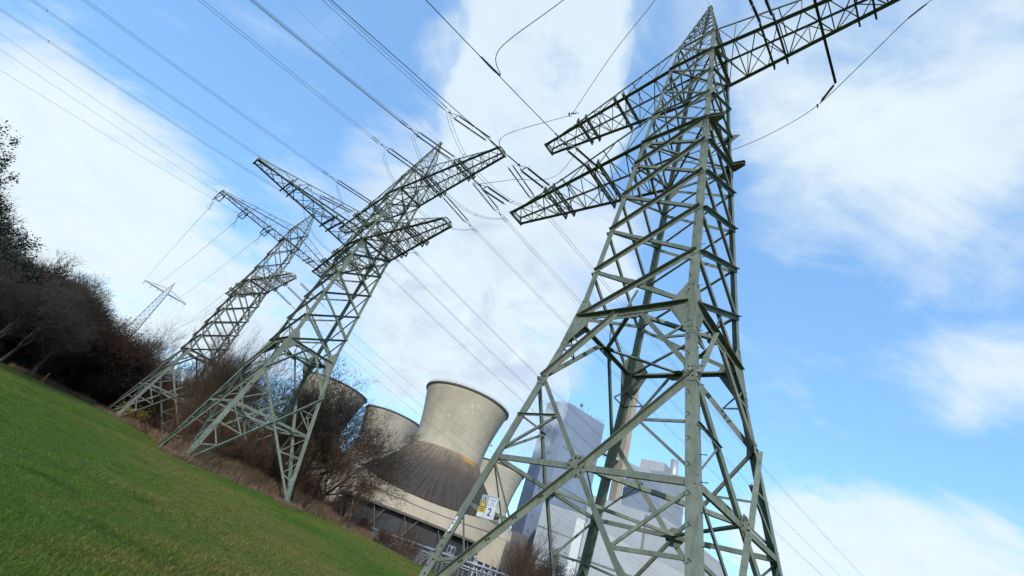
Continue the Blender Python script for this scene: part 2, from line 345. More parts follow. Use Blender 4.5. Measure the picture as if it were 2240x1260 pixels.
    # plan frames
    for zz, aa in ((h-.12, .13), (zm_ if False else (h-3.55-(h-3.55-zb)*w(h-3.55)/(w(h-3.55)+w(zb))), .12)):
        mb = MB(); mids = [(cn(a, zz)+cn(b, zz))/2 for a, b in FACES]
        for i in range(4): mb.angle(mids[i], mids[(i+1) % 4], aa*1.3, aa*1.3, .012, V(0, 0, 1), cross(V(0, 0, 1), unit(mids[(i+1) % 4]-mids[i])))
        if zz > 8:
            for m in mids: mb.plate([m*1.0+V(*(unit(V(m[1], -m[0], 0))*s*.35))-V(*unit(V(m[0], m[1], 0)))*d for s, d in ((-1, 0), (1, 0), (.4, .5), (-.4, .5))], (0, 0, 1), .02)
        mb.build('plan_frame', paint, root)
    for zz in (z1+.02, z2+.02):
        mb = MB(); q = [cn(k, zz) for k in 'LNRB']; mb.bar(q[0], q[2], .12, .1); mb.bar(q[1]+V(0, 0, .11), q[3]+V(0, 0, .11), .12, .1); mb.build('plan_frame', paint, root)
    # peak
    mb = MB(); nP = 7
    zs = [hk+(ha-hk)*(1-(1-i/nP)**1.15) for i in range(nP+1)]
    for (ca, cb) in FACES:
        for i in range(nP-1):
            mb.bar(cn(ca, zs[i]), cn(cb, zs[i+1]), .06, .03); mb.bar(cn(cb, zs[i]), cn(ca, zs[i+1]), .05, .03)
            mb.bar(cn(ca, zs[i+1]), cn(cb, zs[i+1]), .05, .03)
    mb.box((0, 0, ha-zb-.05), .4, .4, .05)
    mb.build('earth_wire_peak', paint, root)
    # cross arms
    P.att = {}
    for arm in arms:
        ax, lz, tz, ln, tw = arm['ax'], arm['z'], arm['zt'], arm['len'], arm.get('tw', .62)
        a = V(*ax, 0); b = V(-ax[1], ax[0], 0); ww, wt = w(lz), w(tz); mb = MB(); z0, zt0 = lz-zb, tz-zb
        ch = arm.get('ch', .17); lc = ch*.42
        def bc(s, d): f = (d-ww)/(ln-ww); return a*d+b*s*(ww+(tw-ww)*f)+V(0, 0, z0)
        def tcn(s, d): f = (d-wt)/(ln-wt); return a*d+b*s*(wt+(tw*.6-wt)*f)+V(0, 0, zt0+(z0+.42-zt0)*f)
        for s in (-1, 1):
            mb.angle(bc(s, ww), bc(s, ln), ch, ch, .016, V(0, 0, 1), -b*s); mb.angle(bc(s, ww)+b*s*.012, bc(s, ln)+b*s*.012, ch*.55, ch*.9, .016, b*s, V(0, 0, 1))
            mb.angle(tcn(s, wt), tcn(s, ln), ch*.8, ch*.8, .014, V(0, 0, -1), -b*s)
            mb.bar(bc(s, ln), tcn(s, ln), .09)
        npn = max(6, int((ln-ww)/1.25)); dd = [ww+(ln-ww)*i/npn for i in range(npn+1)]
        for i in range(npn):
            s = 1 if i % 2 else -1
            mb.bar(bc(s, dd[i]), bc(-s, dd[i+1]), lc, lc*.6); mb.bar(bc(-s, dd[i]+.02), bc(s, dd[i+1]), lc*.8, lc*.5)
            if i % 2: mb.bar(bc(-1, dd[i]), bc(1, dd[i]), lc, lc*.6)
            for s in (-1, 1):
                d0, d1 = max(dd[i], wt), max(dd[i+1], wt)
                if i < npn-1 and d1 > d0:
                    if i % 2: mb.bar(bc(s, dd[i]), tcn(s, d1), lc, lc*.5)
                    else: mb.bar(tcn(s, d0), bc(s, dd[i+1]), lc, lc*.5)
                    if i % 3 == 1: mb.bar(bc(s, dd[i]), tcn(s, d0), lc*.9, lc*.5)
            if i in (npn//3, npn//2+1, npn-3): mb.bar(tcn(-1, max(dd[i], wt)), tcn(1, max(dd[i], wt)), lc)
        mb.bar(bc(-1, ln)-b*.12, bc(1, ln)+b*.12, .16, .2); mb.bar(tcn(-1, ln), tcn(1, ln), .09)
        ao = mb.build('cross_arm', paint, root)
        for d in arm['att']:
            q = MB(); hw = abs((bc(1, d))@b)
            for off in (-.42, .42):
                for dz in (-.12, .2):
                    q.bar(a*(d+off)-b*(hw+.42)+V(0, 0, z0+dz), a*(d+off)+b*(hw+.42)+V(0, 0, z0+dz), .1, .13)
                nl = 6
                for i in range(nl):
                    y0, y1 = -(hw+.3)+2*(hw+.3)*i/nl, -(hw+.3)+2*(hw+.3)*(i+1)/nl
                    q.bar(a*(d+off)+b*y0+V(0, 0, z0-.1 if i % 2 else z0+.18), a*(d+off)+b*y1+V(0, 0, z0+.18 if i % 2 else z0-.1), .06)
                for s in (-1, 1): q.bar(a*(d+off)+b*s*(hw+.35)+V(0, 0, z0-.22), a*(d+off)+b*s*(hw+.35)+V(0, 0, z0+.38), .13, .1)
            q.build('attachment_beam', FITD if paint is GREEN else paint, ao); P.att[(arm['nm'], d)] = hw+.42
    return P
FITD = steel('shaded_green_paint', (.045, .052, .042), (.06, .07, .055), (.08, .09, .075))  # darker copy of the green: shade below the arms put into the paint
def Wp(P, a, p, z):   # pylon axes -> world
    cy, sy = math.cos(P.yaw), math.sin(P.yaw); return V(P.c[0]+a*cy-p*sy, P.c[1]+a*sy+p*cy, z)
YM = rad(-51.7); YD = rad(-51.06); YT = rad(-47.8)
ZM = [11.35, 14.4, 17.5, 20.5, 23.55, 25.95, 29.3, 32.6, 35.8, 39.6]
PM = pylon((7.54, 17.71), YM, -1.85, 2.86, 11.35, .165, .049, 39.6, 48.4, ZM, 25.95, 35.8, 29.3,
    [dict(nm='UL', ax=(-1, 0), z=35.8, zt=39.5, len=15.0, att=(6.2, 10.2)), dict(nm='UR', ax=(1, 0), z=35.8, zt=39.5, len=15.4, att=(5.2, 10.2)),
     dict(nm='LL', ax=(-1, 0), z=25.95, zt=29.4, len=15.4, att=(6.1, 10.5), tw=.75)], 2,
    'nearest and tallest green lattice pylon, carrying the yellow warning sign and the number 2', GREEN)
ZD = [12.2, 15.1, 18.1, 21.0, 23.8, 26.2, 29.4, 32.6, 35.7, 39.9]
PD = pylon((-17.98, 46.34), YD, -.65, 2.62, 12.2, .168, .038, 39.9, 48.6, ZD, 26.2, 35.75, 29.4,
    [dict(nm='UL', ax=(-1, 0), z=35.75, zt=39.5, len=16.8, att=(5.4, 10.5)), dict(nm='UR', ax=(1, 0), z=35.75, zt=39.5, len=18.4, att=(6.7, 12.4)),
     dict(nm='LL', ax=(-1, 0), z=26.2, zt=29.4, len=14.2, att=(5.0, 9.3)), dict(nm='LR', ax=(1, 0), z=26.2, zt=29.4, len=15.2, att=(5.2, 9.8)),
     dict(nm='LP', ax=(0, -1), z=26.2, zt=29.4, len=15.0, att=(5.4, 11.0))], 1,
    'second green lattice pylon with crossing arms, on the grass edge before bare trees', GREEN)
ZT = [14.4, 17.3, 20.2, 23.2, 26.6, 30.1, 33.8, 37.6, 41.4, 45.3]
PT = pylon((-47.13, 82.45), YT, .6, 2.55, 14.4, .19, .034, 45.3, 51.3, ZT, 30.1, 41.4, 33.8,
    [dict(nm='UP-', ax=(0, -1), z=41.4, zt=45.0, len=15.4, att=(5.0, 10.0, 14.9)), dict(nm='UP+', ax=(0, 1), z=41.4, zt=45.0, len=15.2, att=(5.0, 10.0)),
     dict(nm='LR', ax=(1, 0), z=30.1, zt=33.6, len=16.4, att=(5.5, 10.8)), dict(nm='LL', ax=(-1, 0), z=30.1, zt=33.6, len=14.6, att=(5.0, 9.8))], 0,
    'third lattice pylon from the right, greyer, half hidden behind the second pylon', GREEN2)
# plates left for a missing lower right arm on the nearest pylon
mb = MB(); w1 = PM.w(25.95); z_ = 25.95+1.85
for s in (-1, 1):
    for dz in (-.16, .10):
        mb.plate([V(w1-.4, s*(w1+.03), z_+dz), V(w1+.15, s*(w1+.1), z_+dz), V(w1+.85, s*(w1-.12), z_+dz), V(w1+.85, s*(w1-.36), z_+dz), V(w1-.2, s*(w1-.55), z_+dz)], (0, 0, 1), .03)
    mb.angle(V(w1-.3, s*(w1+.05), z_-.12), V(w1+.8, s*(w1-.2), z_-.12), .2, .2, .02, V(0, 0, 1), V(0, -s, 0))
    w2 = PM.w(29.3); z2_ = 29.3+1.85; mb.plate([V(w2-.1, s*(w2+.02), z2_+.45), V(w2+.62, s*(w2-.02), z2_-.05), V(w2-.05, s*(w2+.02), z2_-.5)], (0, 1, 0), .025)
mb.build('arm_stub', GREEN, PM.root)
# the distant slim pylon beyond the wood
def distant():
    c = V(-194.5, 266.6, 36.0); root = empty('lattice_pylon', c, rad(36.1+3)); H = 44.8
    tag(root, 'small far away pylon with a single crossbar rising above the wood', 'pylon')
    mb = MB()
    def w(z): return 2.7-(2.7-1.25)*min(z, 37)/37 if z < 37 else 1.25*(1-(z-37)/(H-37))+.06
    def cn(k, z): a, p = SG[k]; return V(a*w(z), p*w(z), z)
    body = MB()
    for k in 'NLRB': body.bar(cn(k, 0), cn(k, 37), .2); body.bar(cn(k, 37), cn(k, H), .15)
    body.build('leg', GALV, root)
    zz = 0; st = 4.2
    while zz < H-1.5:
        for a, b in FACES:
            z2 = min(zz+st, H); mb.bar(cn(a, zz), cn(b, z2), .1); mb.bar(cn(b, zz), cn(a, z2), .1); mb.bar(cn(a, zz), cn(b, zz), .08)
        zz += st; st = max(2.0, st*.95)
    mb.build('bracing', GALV, root)
    for s in (-1, 1):
        q = MB()
        for y in (-1, 1): q.bar((s*1.3, y*1.2, 37), (s*12.2, y*.35, 37.1), .3); q.bar((s*1.2, y*.9, 39.6), (s*12.2, 0, 37.5), .14)
        for i in range(9):
            x0, x1 = s*(.75+i*1.27), s*(.75+(i+1)*1.27); q.bar((x0, -.6+.04*i, 37), (x1, .6-.04*i, 37.05), .08); q.bar((x0, .5, 37), (x1, .4, 37.05+2.2*(1-(i+1)/9)), .07)
        a = q.build('cross_arm', GALV, root)
        for x in (4.2, 7.9, 11.8):
            i = MB(); i.tube((s*x, 0, 36.9), (s*x, 0, 34.9), .12); i.build('insulator_rod', DARKM, a)
    return c, rad(39.1)
DC, DY = distant()
# ------------------------------------------------------------------ insulator strings and conductors
def rod(mb, p0, p1, r, ribs):
    p0, p1 = np.asarray(p0, float), np.asarray(p1, float); pts = []; rr = []
    for i in range(ribs*2+1):
        t = i/(ribs*2); pts.append(p0+(p1-p0)*t); rr.append(r if i % 2 else r*.62)
    mb.poly(pts, rr, 7)
def string(S, E, nsec, sep, r, label, tail=1.0, side=None, group='tension insulator strings', twin=True, ribs=16):
    S, E = np.asarray(S, float), np.asarray(E, float); root = empty('insulator_string', S); tag(root, label, 'insulator', group)
    d = unit(E-S); Lg = float(np.linalg.norm(E-S)); sd_ = unit(side if side is not None else cross(V(0, 0, 1), d)); O = V(0, 0, 0)
    fit = MB(); link = .28
    for s in ((-1, 1) if twin else (0,)):
        b0 = O+sd_*sep/2*s; b1 = O+d*Lg*.86+sd_*sep/2*s; seg = (Lg*.86-link)/nsec
        fit.tube(b0, b0+d*link, .03, n=6)
        for i in range(nsec):
            a0 = b0+d*(link+i*seg); a1 = b0+d*(link+(i+1)*seg-.16); mb = MB(); rod(mb, a0, a1, r, ribs); mb.build('insulator_rod', DARKM, root, smooth=False)
            fit.tube(a1, a1+d*.17, .04, n=6)
            h = MB()
            for q, dr in ((a0, 1), (a1, -1)):
                up = V(0, 0, 1); h.poly([q, q+up*.16, q+up*.3+d*.05*dr, q+up*.34+d*.16*dr], .012, 4); h.poly([q, q-up*.12+sd_*.1*s, q-up*.14+sd_*.14*s+d*.14*dr], .012, 4)
            h.build('arcing_horn', FIT, root)
    y0 = O+d*Lg*.86
    if twin:
        fit.bar(y0-sd_*(sep/2+.04), y0+sd_*(sep/2+.04), .06, .05)
        fit.tube(y0-sd_*sep/2, O+d*Lg, .03, n=5); fit.tube(y0+sd_*sep/2, O+d*Lg, .03, n=5)
    yk = MB(); n_ = unit(cross(sd_, d)); q = O+d*Lg
    yk.plate([q-sd_*.05, q+sd_*.05, q+sd_*.2+d*.14, q-sd_*.2+d*.14], n_, .04); yk.build('yoke_plate', FIT, root)
    fit.build('linkage', FIT, root); return root
def para(E, az, s0, k, length, n=44, tsel=1.6):
    dr = V(math.cos(az), math.sin(az), 0); pts = []
    for i in range(n+1):
        d = length*(i/n)**tsel; pts.append(E+dr*d+V(0, 0, s0*d+k*d*d))
    return pts
def clampset(mb, E, dr, sd_, sep):
    for s in (-1, 1):
        a = E+sd_*.2*s*0.9+dr*.1; b = E+dr*1.0+sd_*sep/2*s; mb.tube(a, a+(b-a)*.5, .02, n=5); mb.tube(a+(b-a)*.5, b+dr*.35, .045, n=6)
def conductors(E, az, s0, k, length, label, sep=.4, r=.019, group='conductors of the power lines', twin=True, first=0.9, spacers=True):
    dr = V(math.cos(az), math.sin(az), 0); sd_ = V(-dr[1], dr[0], 0); dn = unit(dr+V(0, 0, s0))
    if not twin:
        mb = MB(); pts = para(E, az, s0, k, length); mb.poly(pts, r, 5); mb.tube(E, E+dn*1.3, r*1.9, n=6); o = mb.build('conductor', WIRE); tag(o, label, 'power line', group); return o
    root = empty('conductor_pair', E); tag(root, label, 'power line', group); O = V(0, 0, 0)
    mb = MB(); clampset(mb, O, dn, sd_, sep); mb.build('tension_clamp', FIT, root)
    for s in (-1, 1):
        mb = MB(); mb.poly([p+sd_*sep/2*s for p in para(O+dn*first, az, s0, k, length)], r, 5); mb.build('conductor', WIRE, root)
    if spacers:
        mb = MB()
        for d in (28, 62, 110, 160):
            if d < length: p = O+dn*first+dr*d+V(0, 0, s0*d+k*d*d); mb.bar(p-sd_*sep/2, p+sd_*sep/2, .035)
        mb.build('spacer', FIT, root)
    return root
def jumper(A, B, sag, label, sep=.4, r=.019, group='jumper loops under the cross arms', twin=True):
    A, B = np.asarray(A, float), np.asarray(B, float); root = empty('jumper_loop', A); tag(root, label, 'power line', group)
    side = unit(cross(V(0, 0, 1), B-A))
    for s in ((-1, 1) if twin else (0,)):
        mb = MB(); pts = []
        for i in range(25):
            t = i/24; pts.append((B-A)*t-V(0, 0, sag*(1-abs(2*t-1)**2.4))+side*s*sep/2)
        mb.poly(pts, r, 5); mb.build('conductor', WIRE, root)
    if twin:
        mb = MB()
        for i in (6, 18): t = i/24; p = (B-A)*t-V(0, 0, sag*(1-abs(2*t-1)**2.4)); mb.bar(p-side*sep/2, p+side*sep/2, .04)
        mb.build('spacer', FIT, root)
aD, aM, aT = YD-math.pi/2, YM-math.pi/2, YT-math.pi/2
# second pylon, upper arm, strings towards the viewer's left (-P)
for a, de, ze, s0, nm, wl in ((18.1, 4.9, 33.7, -.235, 'outer end', 'top edge, rightmost'), (12.4, 5.6, 33.9, -.235, 'middle', 'top edge'), (6.8, 5.8, 34.3, -.19, 'inner part', 'top edge, leftmost'),
                       (-5.4, 6.0, 34.5, -.165, 'left wing', 'top left corner')):
    S0 = Wp(PD, a, -1.75, 35.75); E0 = Wp(PD, a, -1.75-de, ze)
    string(S0, E0, 2, .66, .095, 'double brown insulator string pulling left from the %s of the second pylon\'s upper arm' % nm, ribs=14)
    conductors(E0, aD, s0, .0008, 230, 'twin wires from the second pylon\'s upper arm, %s, to the %s' % (nm, wl))
for a, de, ze, s0, nm in ((-10.5, 5.6, 34.0, -.16, 'halfway out'), (-16.0, 5.4, 34.4, -.17, 'tip')):
    S0 = Wp(PD, a, -1.75, 35.75); E0 = Wp(PD, a, -1.75-de, ze)
    string(S0, E0, 2, .66, .095, 'double insulator string, %s, on the second pylon\'s upper left arm' % nm, ribs=14)
    conductors(E0, aD, s0, .0008, 230, 'twin wires from the second pylon\'s upper left arm, %s, to the left edge' % nm)
# second pylon, upper arm, strings away to the power station (+P)
aP = YD+math.pi/2-rad(4)
for a, de, ze, s0, nm in ((18.1, 6.0, 34.9, -.05, 'outer end'), (12.4, 6.0, 35.1, -.055, 'middle'), (6.8, 6.1, 35.2, -.055, 'inner part')):
    S0 = Wp(PD, a, 1.75, 35.75); dr = V(math.cos(aP), math.sin(aP), 0); E0 = S0+dr*(de-1.0); E0[2] = ze
    string(S0, E0, 2, .66, .095, 'double insulator string pulling right from the %s of the second pylon\'s upper arm' % nm, ribs=14)
    conductors(E0, aP, s0, .00018, 330, 'twin wires from the second pylon\'s right arm, %s, to the power station' % nm)
    jumper(Wp(PD, a, -1.75-5.2, 33.5), E0+dr*.8, 3.2, 'twin jumper loop below the %s of the second pylon\'s upper right arm' % nm)
for a, ze, nm in ((-5.4, 34.2, 'near the mast'), (-10.5, 34.2, 'halfway out'), (-16.0, 34.3, 'near the tip')):
    S0 = Wp(PD, a, 1.75, 35.75); dr = V(math.cos(aP), math.sin(aP), 0); E0 = S0+dr*5.0; E0[2] = ze+.2
    string(S0, E0, 2, .66, .095, 'insulator string behind the second pylon\'s upper left arm, %s' % nm, ribs=12)
    conductors(E0, aP, -.125, .0004, 300, 'twin wires over the cooling towers from the second pylon\'s left arm, %s' % nm)
    jumper(Wp(PD, a, -1.75-5.0, 34.2), E0+dr*.8, 3.2, 'twin jumper loop below the second pylon\'s upper left arm, %s' % nm)
# nearest pylon, lower arm: thick single conductors
for a, de, ze, dc, zc, s0, nm in ((-6.1, 2.5, 24.85, 3.6, 24.65, -.262, 'inner'), (-10.5, 2.4, 24.9, 3.6, 24.85, -.262, 'middle'), (-14.9, 2.4, 25.1, 3.5, 24.85, -.232, 'outer')):
    S0 = Wp(PM, a, -1.7, 25.9); E0 = Wp(PM, a, -1.7-dc+.3, zc)
    string(S0, E0, 1, .62, .095, 'thick double insulator string, %s one on the nearest pylon\'s lower arm' % nm, ribs=20)
    conductors(E0, aM, s0, .0009, 120, 'thick single conductor running up left from the nearest pylon\'s %s string' % nm, twin=False, r=.026)
# nearest pylon, upper right arm
for a, nm in ((5.2, 'inner'), (10.2, 'middle'), (15.0, 'outer')):
    S0 = Wp(PM, a, -1.75, 35.8); E0 = Wp(PM, a, -5.6, 33.9)
    string(S0, E0, 2, .75, .10, 'thick double insulator string, %s one on the nearest pylon\'s upper right arm' % nm, ribs=18)
    conductors(E0, aM, -.2, .0008, 150, 'twin wires overhead from the %s string of the nearest pylon\'s right arm' % nm)
# far side of the nearest pylon's lower arm: wires towards the power station
for a, nm in ((-6.1, 'inner'), (-10.5, 'middle')):
    S0 = Wp(PM, a, 1.7, 25.9); dr = V(math.cos(aP), math.sin(aP), 0); E0 = S0+dr*2.6-V(0, 0, .4)
# earth wires
def thin(A, B, sag, label, r=.012, group='earth wires and thin lines'):
    A, B = np.asarray(A, float), np.asarray(B, float); mb = MB(); n = 40
    mb.poly([A+(B-A)*(i/n)-V(0, 0, 4*sag*(i/n)*(1-i/n)) for i in range(n+1)], r, 4); o = mb.build('wire', WIRE); tag(o, label, 'power line', group); return o
tipD, tipM, tipT = Wp(PD, 0, 0, 48.7), Wp(PM, 0, 0, 48.5), Wp(PT, 0, 0, 51.4)
thin(tipD, tipD+V(math.cos(aD), math.sin(aD), 0)*220, 9.5, 'thin earth wire from the second pylon\'s peak to the upper edge')
thin(tipD, tipD+V(math.cos(aP), math.sin(aP), 0)*300-V(0, 0, 12), 6, 'thin earth wire from the second pylon\'s peak down to the power station')
thin(tipM, tipM+V(math.cos(aM), math.sin(aM), 0)*200-V(0, 0, 4), 9, 'earth wire rising overhead from the nearest pylon\'s peak')
thin(tipT, tipT+V(math.cos(aT), math.sin(aT), 0)*240, 10, 'thin earth wire from the third pylon\'s peak to the top left')
# third pylon: single wires to the left edge and down to the far pylon
for p, z0, z1_, s0, nm in ((-15.0, 41.0, 0, -.13, 'outer tip'), (-10.0, 40.2, 0, -.17, 'middle')):
    S0 = Wp(PT, 0, p-.4, z0); conductors(S0, aT, s0, .0007, 210, 'single wire from the %s of the third pylon\'s upper arm to the left edge' % nm, twin=False, r=.02)
conductors(Wp(PT, 0, -2.0, 44.8), aT, -.15, .0008, 220, 'single wire from the mast head of the third pylon to the left edge', twin=False, r=.02)
cyD, syD = math.cos(DY), math.sin(DY)
def DW(x, z): return V(DC[0]+x*cyD, DC[1]+x*syD, DC[2]+z)
for p, x, nm in ((-14.9, -11.8, 'outer'), (-10.0, -7.9, 'middle'), (-5.0, 4.2, 'inner')):
    A = Wp(PT, -1.3, p, 39.6)
    fr = MB(); o0 = Wp(PT, 0, p, 41.3)
    root = empty('drop_insulator', o0); tag(root, 'dark drop insulator frame on the %s part of the third pylon\'s upper arm' % nm, 'insulator', 'tension insulator strings')
    mb = MB(); q = Wp(PT, -1.2, p-.5, 40.2)-o0; q2 = Wp(PT, -1.2, p+.5, 40.2)-o0; s_ = Wp(PT, -.2, p-.5, 41.3)-o0; s2_ = Wp(PT, -.2, p+.5, 41.3)-o0
    mb.bar(s_, q, .16); mb.bar(s2_, q2, .16); mb.bar(q, q2, .14); mb.build('hanger', FITD, root)
    mb = MB(); rod(mb, Wp(PT, .4, p, 41.1)-o0, Wp(PT, 1.2, p-.6, 38.6)-o0, .1, 10); mb.build('insulator_rod', DARKM, root)
    mb = MB(); mb.poly([A-o0, A-o0+V(-.3, -.2, -1.6), A-o0+V(.9, -.4, -2.3), Wp(PT, 1.2, p-.6, 38.6)-o0], .03, 5); mb.build('conductor', WIRE, root)
    thin(A, DW(x, 35.0), 6, 'single wire from the third pylon\'s upper arm, %s part, to the far pylon' % nm, .03)
for x, nm, q in ((11.8, 'tip', (-12, -1.2)), (7.9, 'middle', (-14.3, 0.3)), (4.2, 'root', (-9, 1))):
    thin(Wp(PT, q[0], q[1], 29.8), DW(x, 35.0), 14, 'very thin slack wire from the third pylon to the far pylon\'s right crossbar %s' % nm, .022)
for a, nm in ((15.9, 'outer'), (10.8, 'middle'), (5.5, 'inner')):
    S0 = Wp(PT, a, 1.75, 30.1); dr = V(math.cos(aP), math.sin(aP), 0); E0 = S0+dr*4.6-V(0, 0, 1.0)
    string(S0, E0, 2, .6, .085, 'dark double insulator string below the third pylon\'s lower arm, %s part' % nm, ribs=10)
    conductors(E0, aP, -.17, .0006, 260, 'single wire from the third pylon\'s lower arm, %s part, past the cooling towers' % nm, twin=False, r=.022)
# taps and jumpers round the nearest pylon
def tap(pts, label, r=.024):
    P_ = [np.asarray(p, float) for p in pts]; out_ = []
    for i in range(len(P_)-1):   # Catmull-Rom
        p0, p1, p2, p3 = P_[max(i-1, 0)], P_[i], P_[i+1], P_[min(i+2, len(P_)-1)]
        for j in range(8):
            t = j/8; out_.append(.5*((2*p1)+(-p0+p2)*t+(2*p0-5*p1+4*p2-p3)*t*t+(-p0+3*p1-3*p2+p3)*t**3))
    out_.append(P_[-1]); mb = MB(); mb.poly(out_, r, 5); mb.tube(P_[1], P_[0]+(P_[1]-P_[0])*.3, r*2, n=6); o = mb.build('tap_conductor', WIRE); tag(o, label, 'power line', 'taps and droppers at the nearest pylon'); return o
def onray(px, z=None, dist=None):
    d = np.array(((px[0]-1120)/F_PX*RT-(px[1]-630)/F_PX*UP+FW)); return d*(z/d[2]) if z is not None else d/np.linalg.norm(d)*dist
# T tap leaving the inner thick conductor to the top edge
Eq = Wp(PM, -6.1, -1.7-3.3, 24.65); drM = V(math.cos(aM), math.sin(aM), 0)
c_in = lambda d, b: b+drM*d+V(0, 0, -.262*d+.0009*d*d)
q0 = c_in(8.6, Eq); q1 = c_in(6.6, Eq)
tap([q0, q1+V(.1, 0, .02), onray((1092, 108), q1[2]+.25), onray((1232, 0), q1[2]+3.0), onray((1420, -150), q1[2]+9)], 'T-shaped tap conductor branching to the top edge left of the nearest pylon\'s peak')
Em = Wp(PM, -10.5, -1.7-3.3, 24.85); q0 = c_in(3.4, Em); q1 = c_in(2.2, Em)
ins = Wp(PM, -10.6, -2.5, 35.3)
tap([q0, q1, onray((1112, 292), q1[2]+.4), ins+V(0, 0, -.3)], 'dropper from the middle thick conductor to the nearest pylon\'s upper left arm')
string(Wp(PM, -10.0, -2.0, 35.7), ins, 1, .3, .06, 'short single insulator at the underside of the nearest pylon\'s upper left arm', twin=False, ribs=10)
tap([ins+V(0, 0, .1), ins+V(.2, -.1, .1), onray((1340, 118), 36.4), onray((1433, 0), 37.2), onray((1560, -170), 39)], 'steep thin wire from the nearest pylon\'s upper left arm up to the top edge')
Eo = Wp(PM, -14.9, -1.7-3.2, 24.85); q0 = c_in(.6, Eo)
tap([q0, q0+V(.3, .1, -.1), onray((1120, 393), 26.2), onray((1225, 378), 30.5), Wp(PM, -7.5, -1.9, 35.2)], 'thin wire crossing behind the nearest pylon\'s lower arm strings')
st = MB(); S1, S2 = Wp(PM, 7.9, -1.6, 35.85), Wp(PM, 7.9, 4.75, 35.75); st.bar(S1, S2, .16, .16); so = st.build('jumper_strut', FITD); so.parent = PM.root
so.matrix_parent_inverse = (Matrix.Translation(PM.root.location) @ Matrix.Rotation(PM.yaw, 4, 'Z')).inverted()
string(Wp(PM, 7.9, 4.75, 35.7), Wp(PM, 6.75, 4.75, 33.75), 1, .3, .09, 'single slanting insulator hanging from the strut of the nearest pylon\'s right arm', twin=False, ribs=16)
tap([Wp(PM, 13.3, 1.7, 35.7), Wp(PM, 12.0, 1.9, 35.0), Wp(PM, 9.3, 3.2, 34.0), Wp(PM, 6.6, 4.75, 33.65), Wp(PM, 4.1, 4.75, 32.45), Wp(PM, 1.3, 4.7, 31.9), Wp(PM, -3, 4.2, 31.7)], 'long sagging jumper right of the nearest pylon, held by the slanting insulator')
# ------------------------------------------------------------------ signs on the nearest pylon
def text_mesh(body, size, matl, parent, loc, xdir, ydir, bold=.0):
    c = bpy.data.curves.new('txt', 'FONT'); c.body = body; c.size = size; c.align_x = 'CENTER'; c.align_y = 'CENTER'; c.offset = bold; c.extrude = .0015
    t = bpy.data.objects.new('txt', c); COL.objects.link(t); bpy.context.view_layer.update()
    me = bpy.data.meshes.new_from_object(t.evaluated_get(bpy.context.evaluated_depsgraph_get())); bpy.data.objects.remove(t)
    me.materials.clear(); me.materials.append(matl); o = bpy.data.objects.new('lettering', me); COL.objects.link(o); o.parent = parent
    x, y = Vector(xdir), Vector(ydir); z = x.cross(y)
    o.matrix_local = Matrix(((x.x, y.x, z.x, loc[0]), (x.y, y.y, z.y, loc[1]), (x.z, y.z, z.z, loc[2]), (0, 0, 0, 1))); return o
def face_uv(P, a, z):   # point on the outer left-hand face of the nearest pylon (local coords)
    return V(a, -P.w(z)-.07, z-P.zb)
X, Z_ = V(1, 0, 0), V(0, 0, 1)
sg = MB(); o0 = face_uv(PM, -3.05, 1.9); n_ = V(0, -1, 0)
def rect(mb, u0, z0, u1, z1, off, t=.004): mb.plate([o0+X*u0+Z_*z0+n_*off, o0+X*u1+Z_*z0+n_*off, o0+X*u1+Z_*z1+n_*off, o0+X*u0+Z_*z1+n_*off], n_, t)
rect(sg, -.44, -.36, .44, .40, 0, .01); board = sg.build('warning_sign', ALU, PM.root)
q = MB(); rect(q, -.42, -.35, -.08, -.20, .010); rect(q, -.04, -.35, .42, .08, .010); rect(q, -.04, .10, .38, .34, .010); q.build('white_panel', WHITE, board)
q = MB(); rect(q, -.42, -.20, -.08, -.03, .010); q.plate([o0+X*u+Z_*z+n_*.013 for u, z in ((-.42, -.015), (-.08, -.015), (-.25, .33))], n_, .004); q.build('yellow_panel', YEL, board)
q = MB()
T3 = [o0+X*u+Z_*z+n_*.018 for u, z in ((-.415, -.01), (-.085, -.01), (-.25, .32))]
for i in range(3): q.bar(T3[i], T3[(i+1) % 3], .022, .004, n_)
q.plate([o0+X*u+Z_*z+n_*.018 for u, z in ((-.23, .22), (-.275, .11), (-.245, .115), (-.265, .03), (-.215, .135), (-.245, .13))], n_, .004)
q.build('flash_symbol', BLACK, board)
xd, yd = (1, 0, 0), (0, 0, 1)
text_mesh('2', .36, BLACK, board, o0+X*.16-Z_*.14+n_*.016, xd, yd, .006); text_mesh('a', .11, GREYP, board, o0+X*.32-Z_*.24+n_*.016, xd, yd, .003)
text_mesh('Leitung', .095, GREYP, board, o0+X*.17+Z_*.275+n_*.016, xd, yd, .002); text_mesh('C/D', .095, GREYP, board, o0+X*.17+Z_*.165+n_*.016, xd, yd, .002)
text_mesh('Hochspannung', .044, BLACK, board, o0-X*.25-Z_*.075+n_*.016, xd, yd, .001); text_mesh('Lebensgefahr', .044, BLACK, board, o0-X*.25-Z_*.14+n_*.016, xd, yd, .001)
# narrow number plate on the left leg
z0, z1_ = .80, 1.35
pl = MB()
def lp(z, off): c = PM.cn('L', z); return c+V(off, 0, 0)+n_*.045
pl.plate([lp(z0, .10), lp(z0, .24), lp(z1_, .24), lp(z1_, .10)], n_, .008); npl = pl.build('number_plate', WHITE, PM.root)
up = unit(PM.cn('L', 2)-PM.cn('L', 0)); cc = (lp(z0, .17)+lp(z1_, .17))/2
for s_, d in (('E', .15), ('M', .03), ('1', -.16)):
    text_mesh(s_, .11, BLACK, npl, cc+up*d+n_*.006, tuple(up), tuple(cross(n_, up)*1.0), .002)
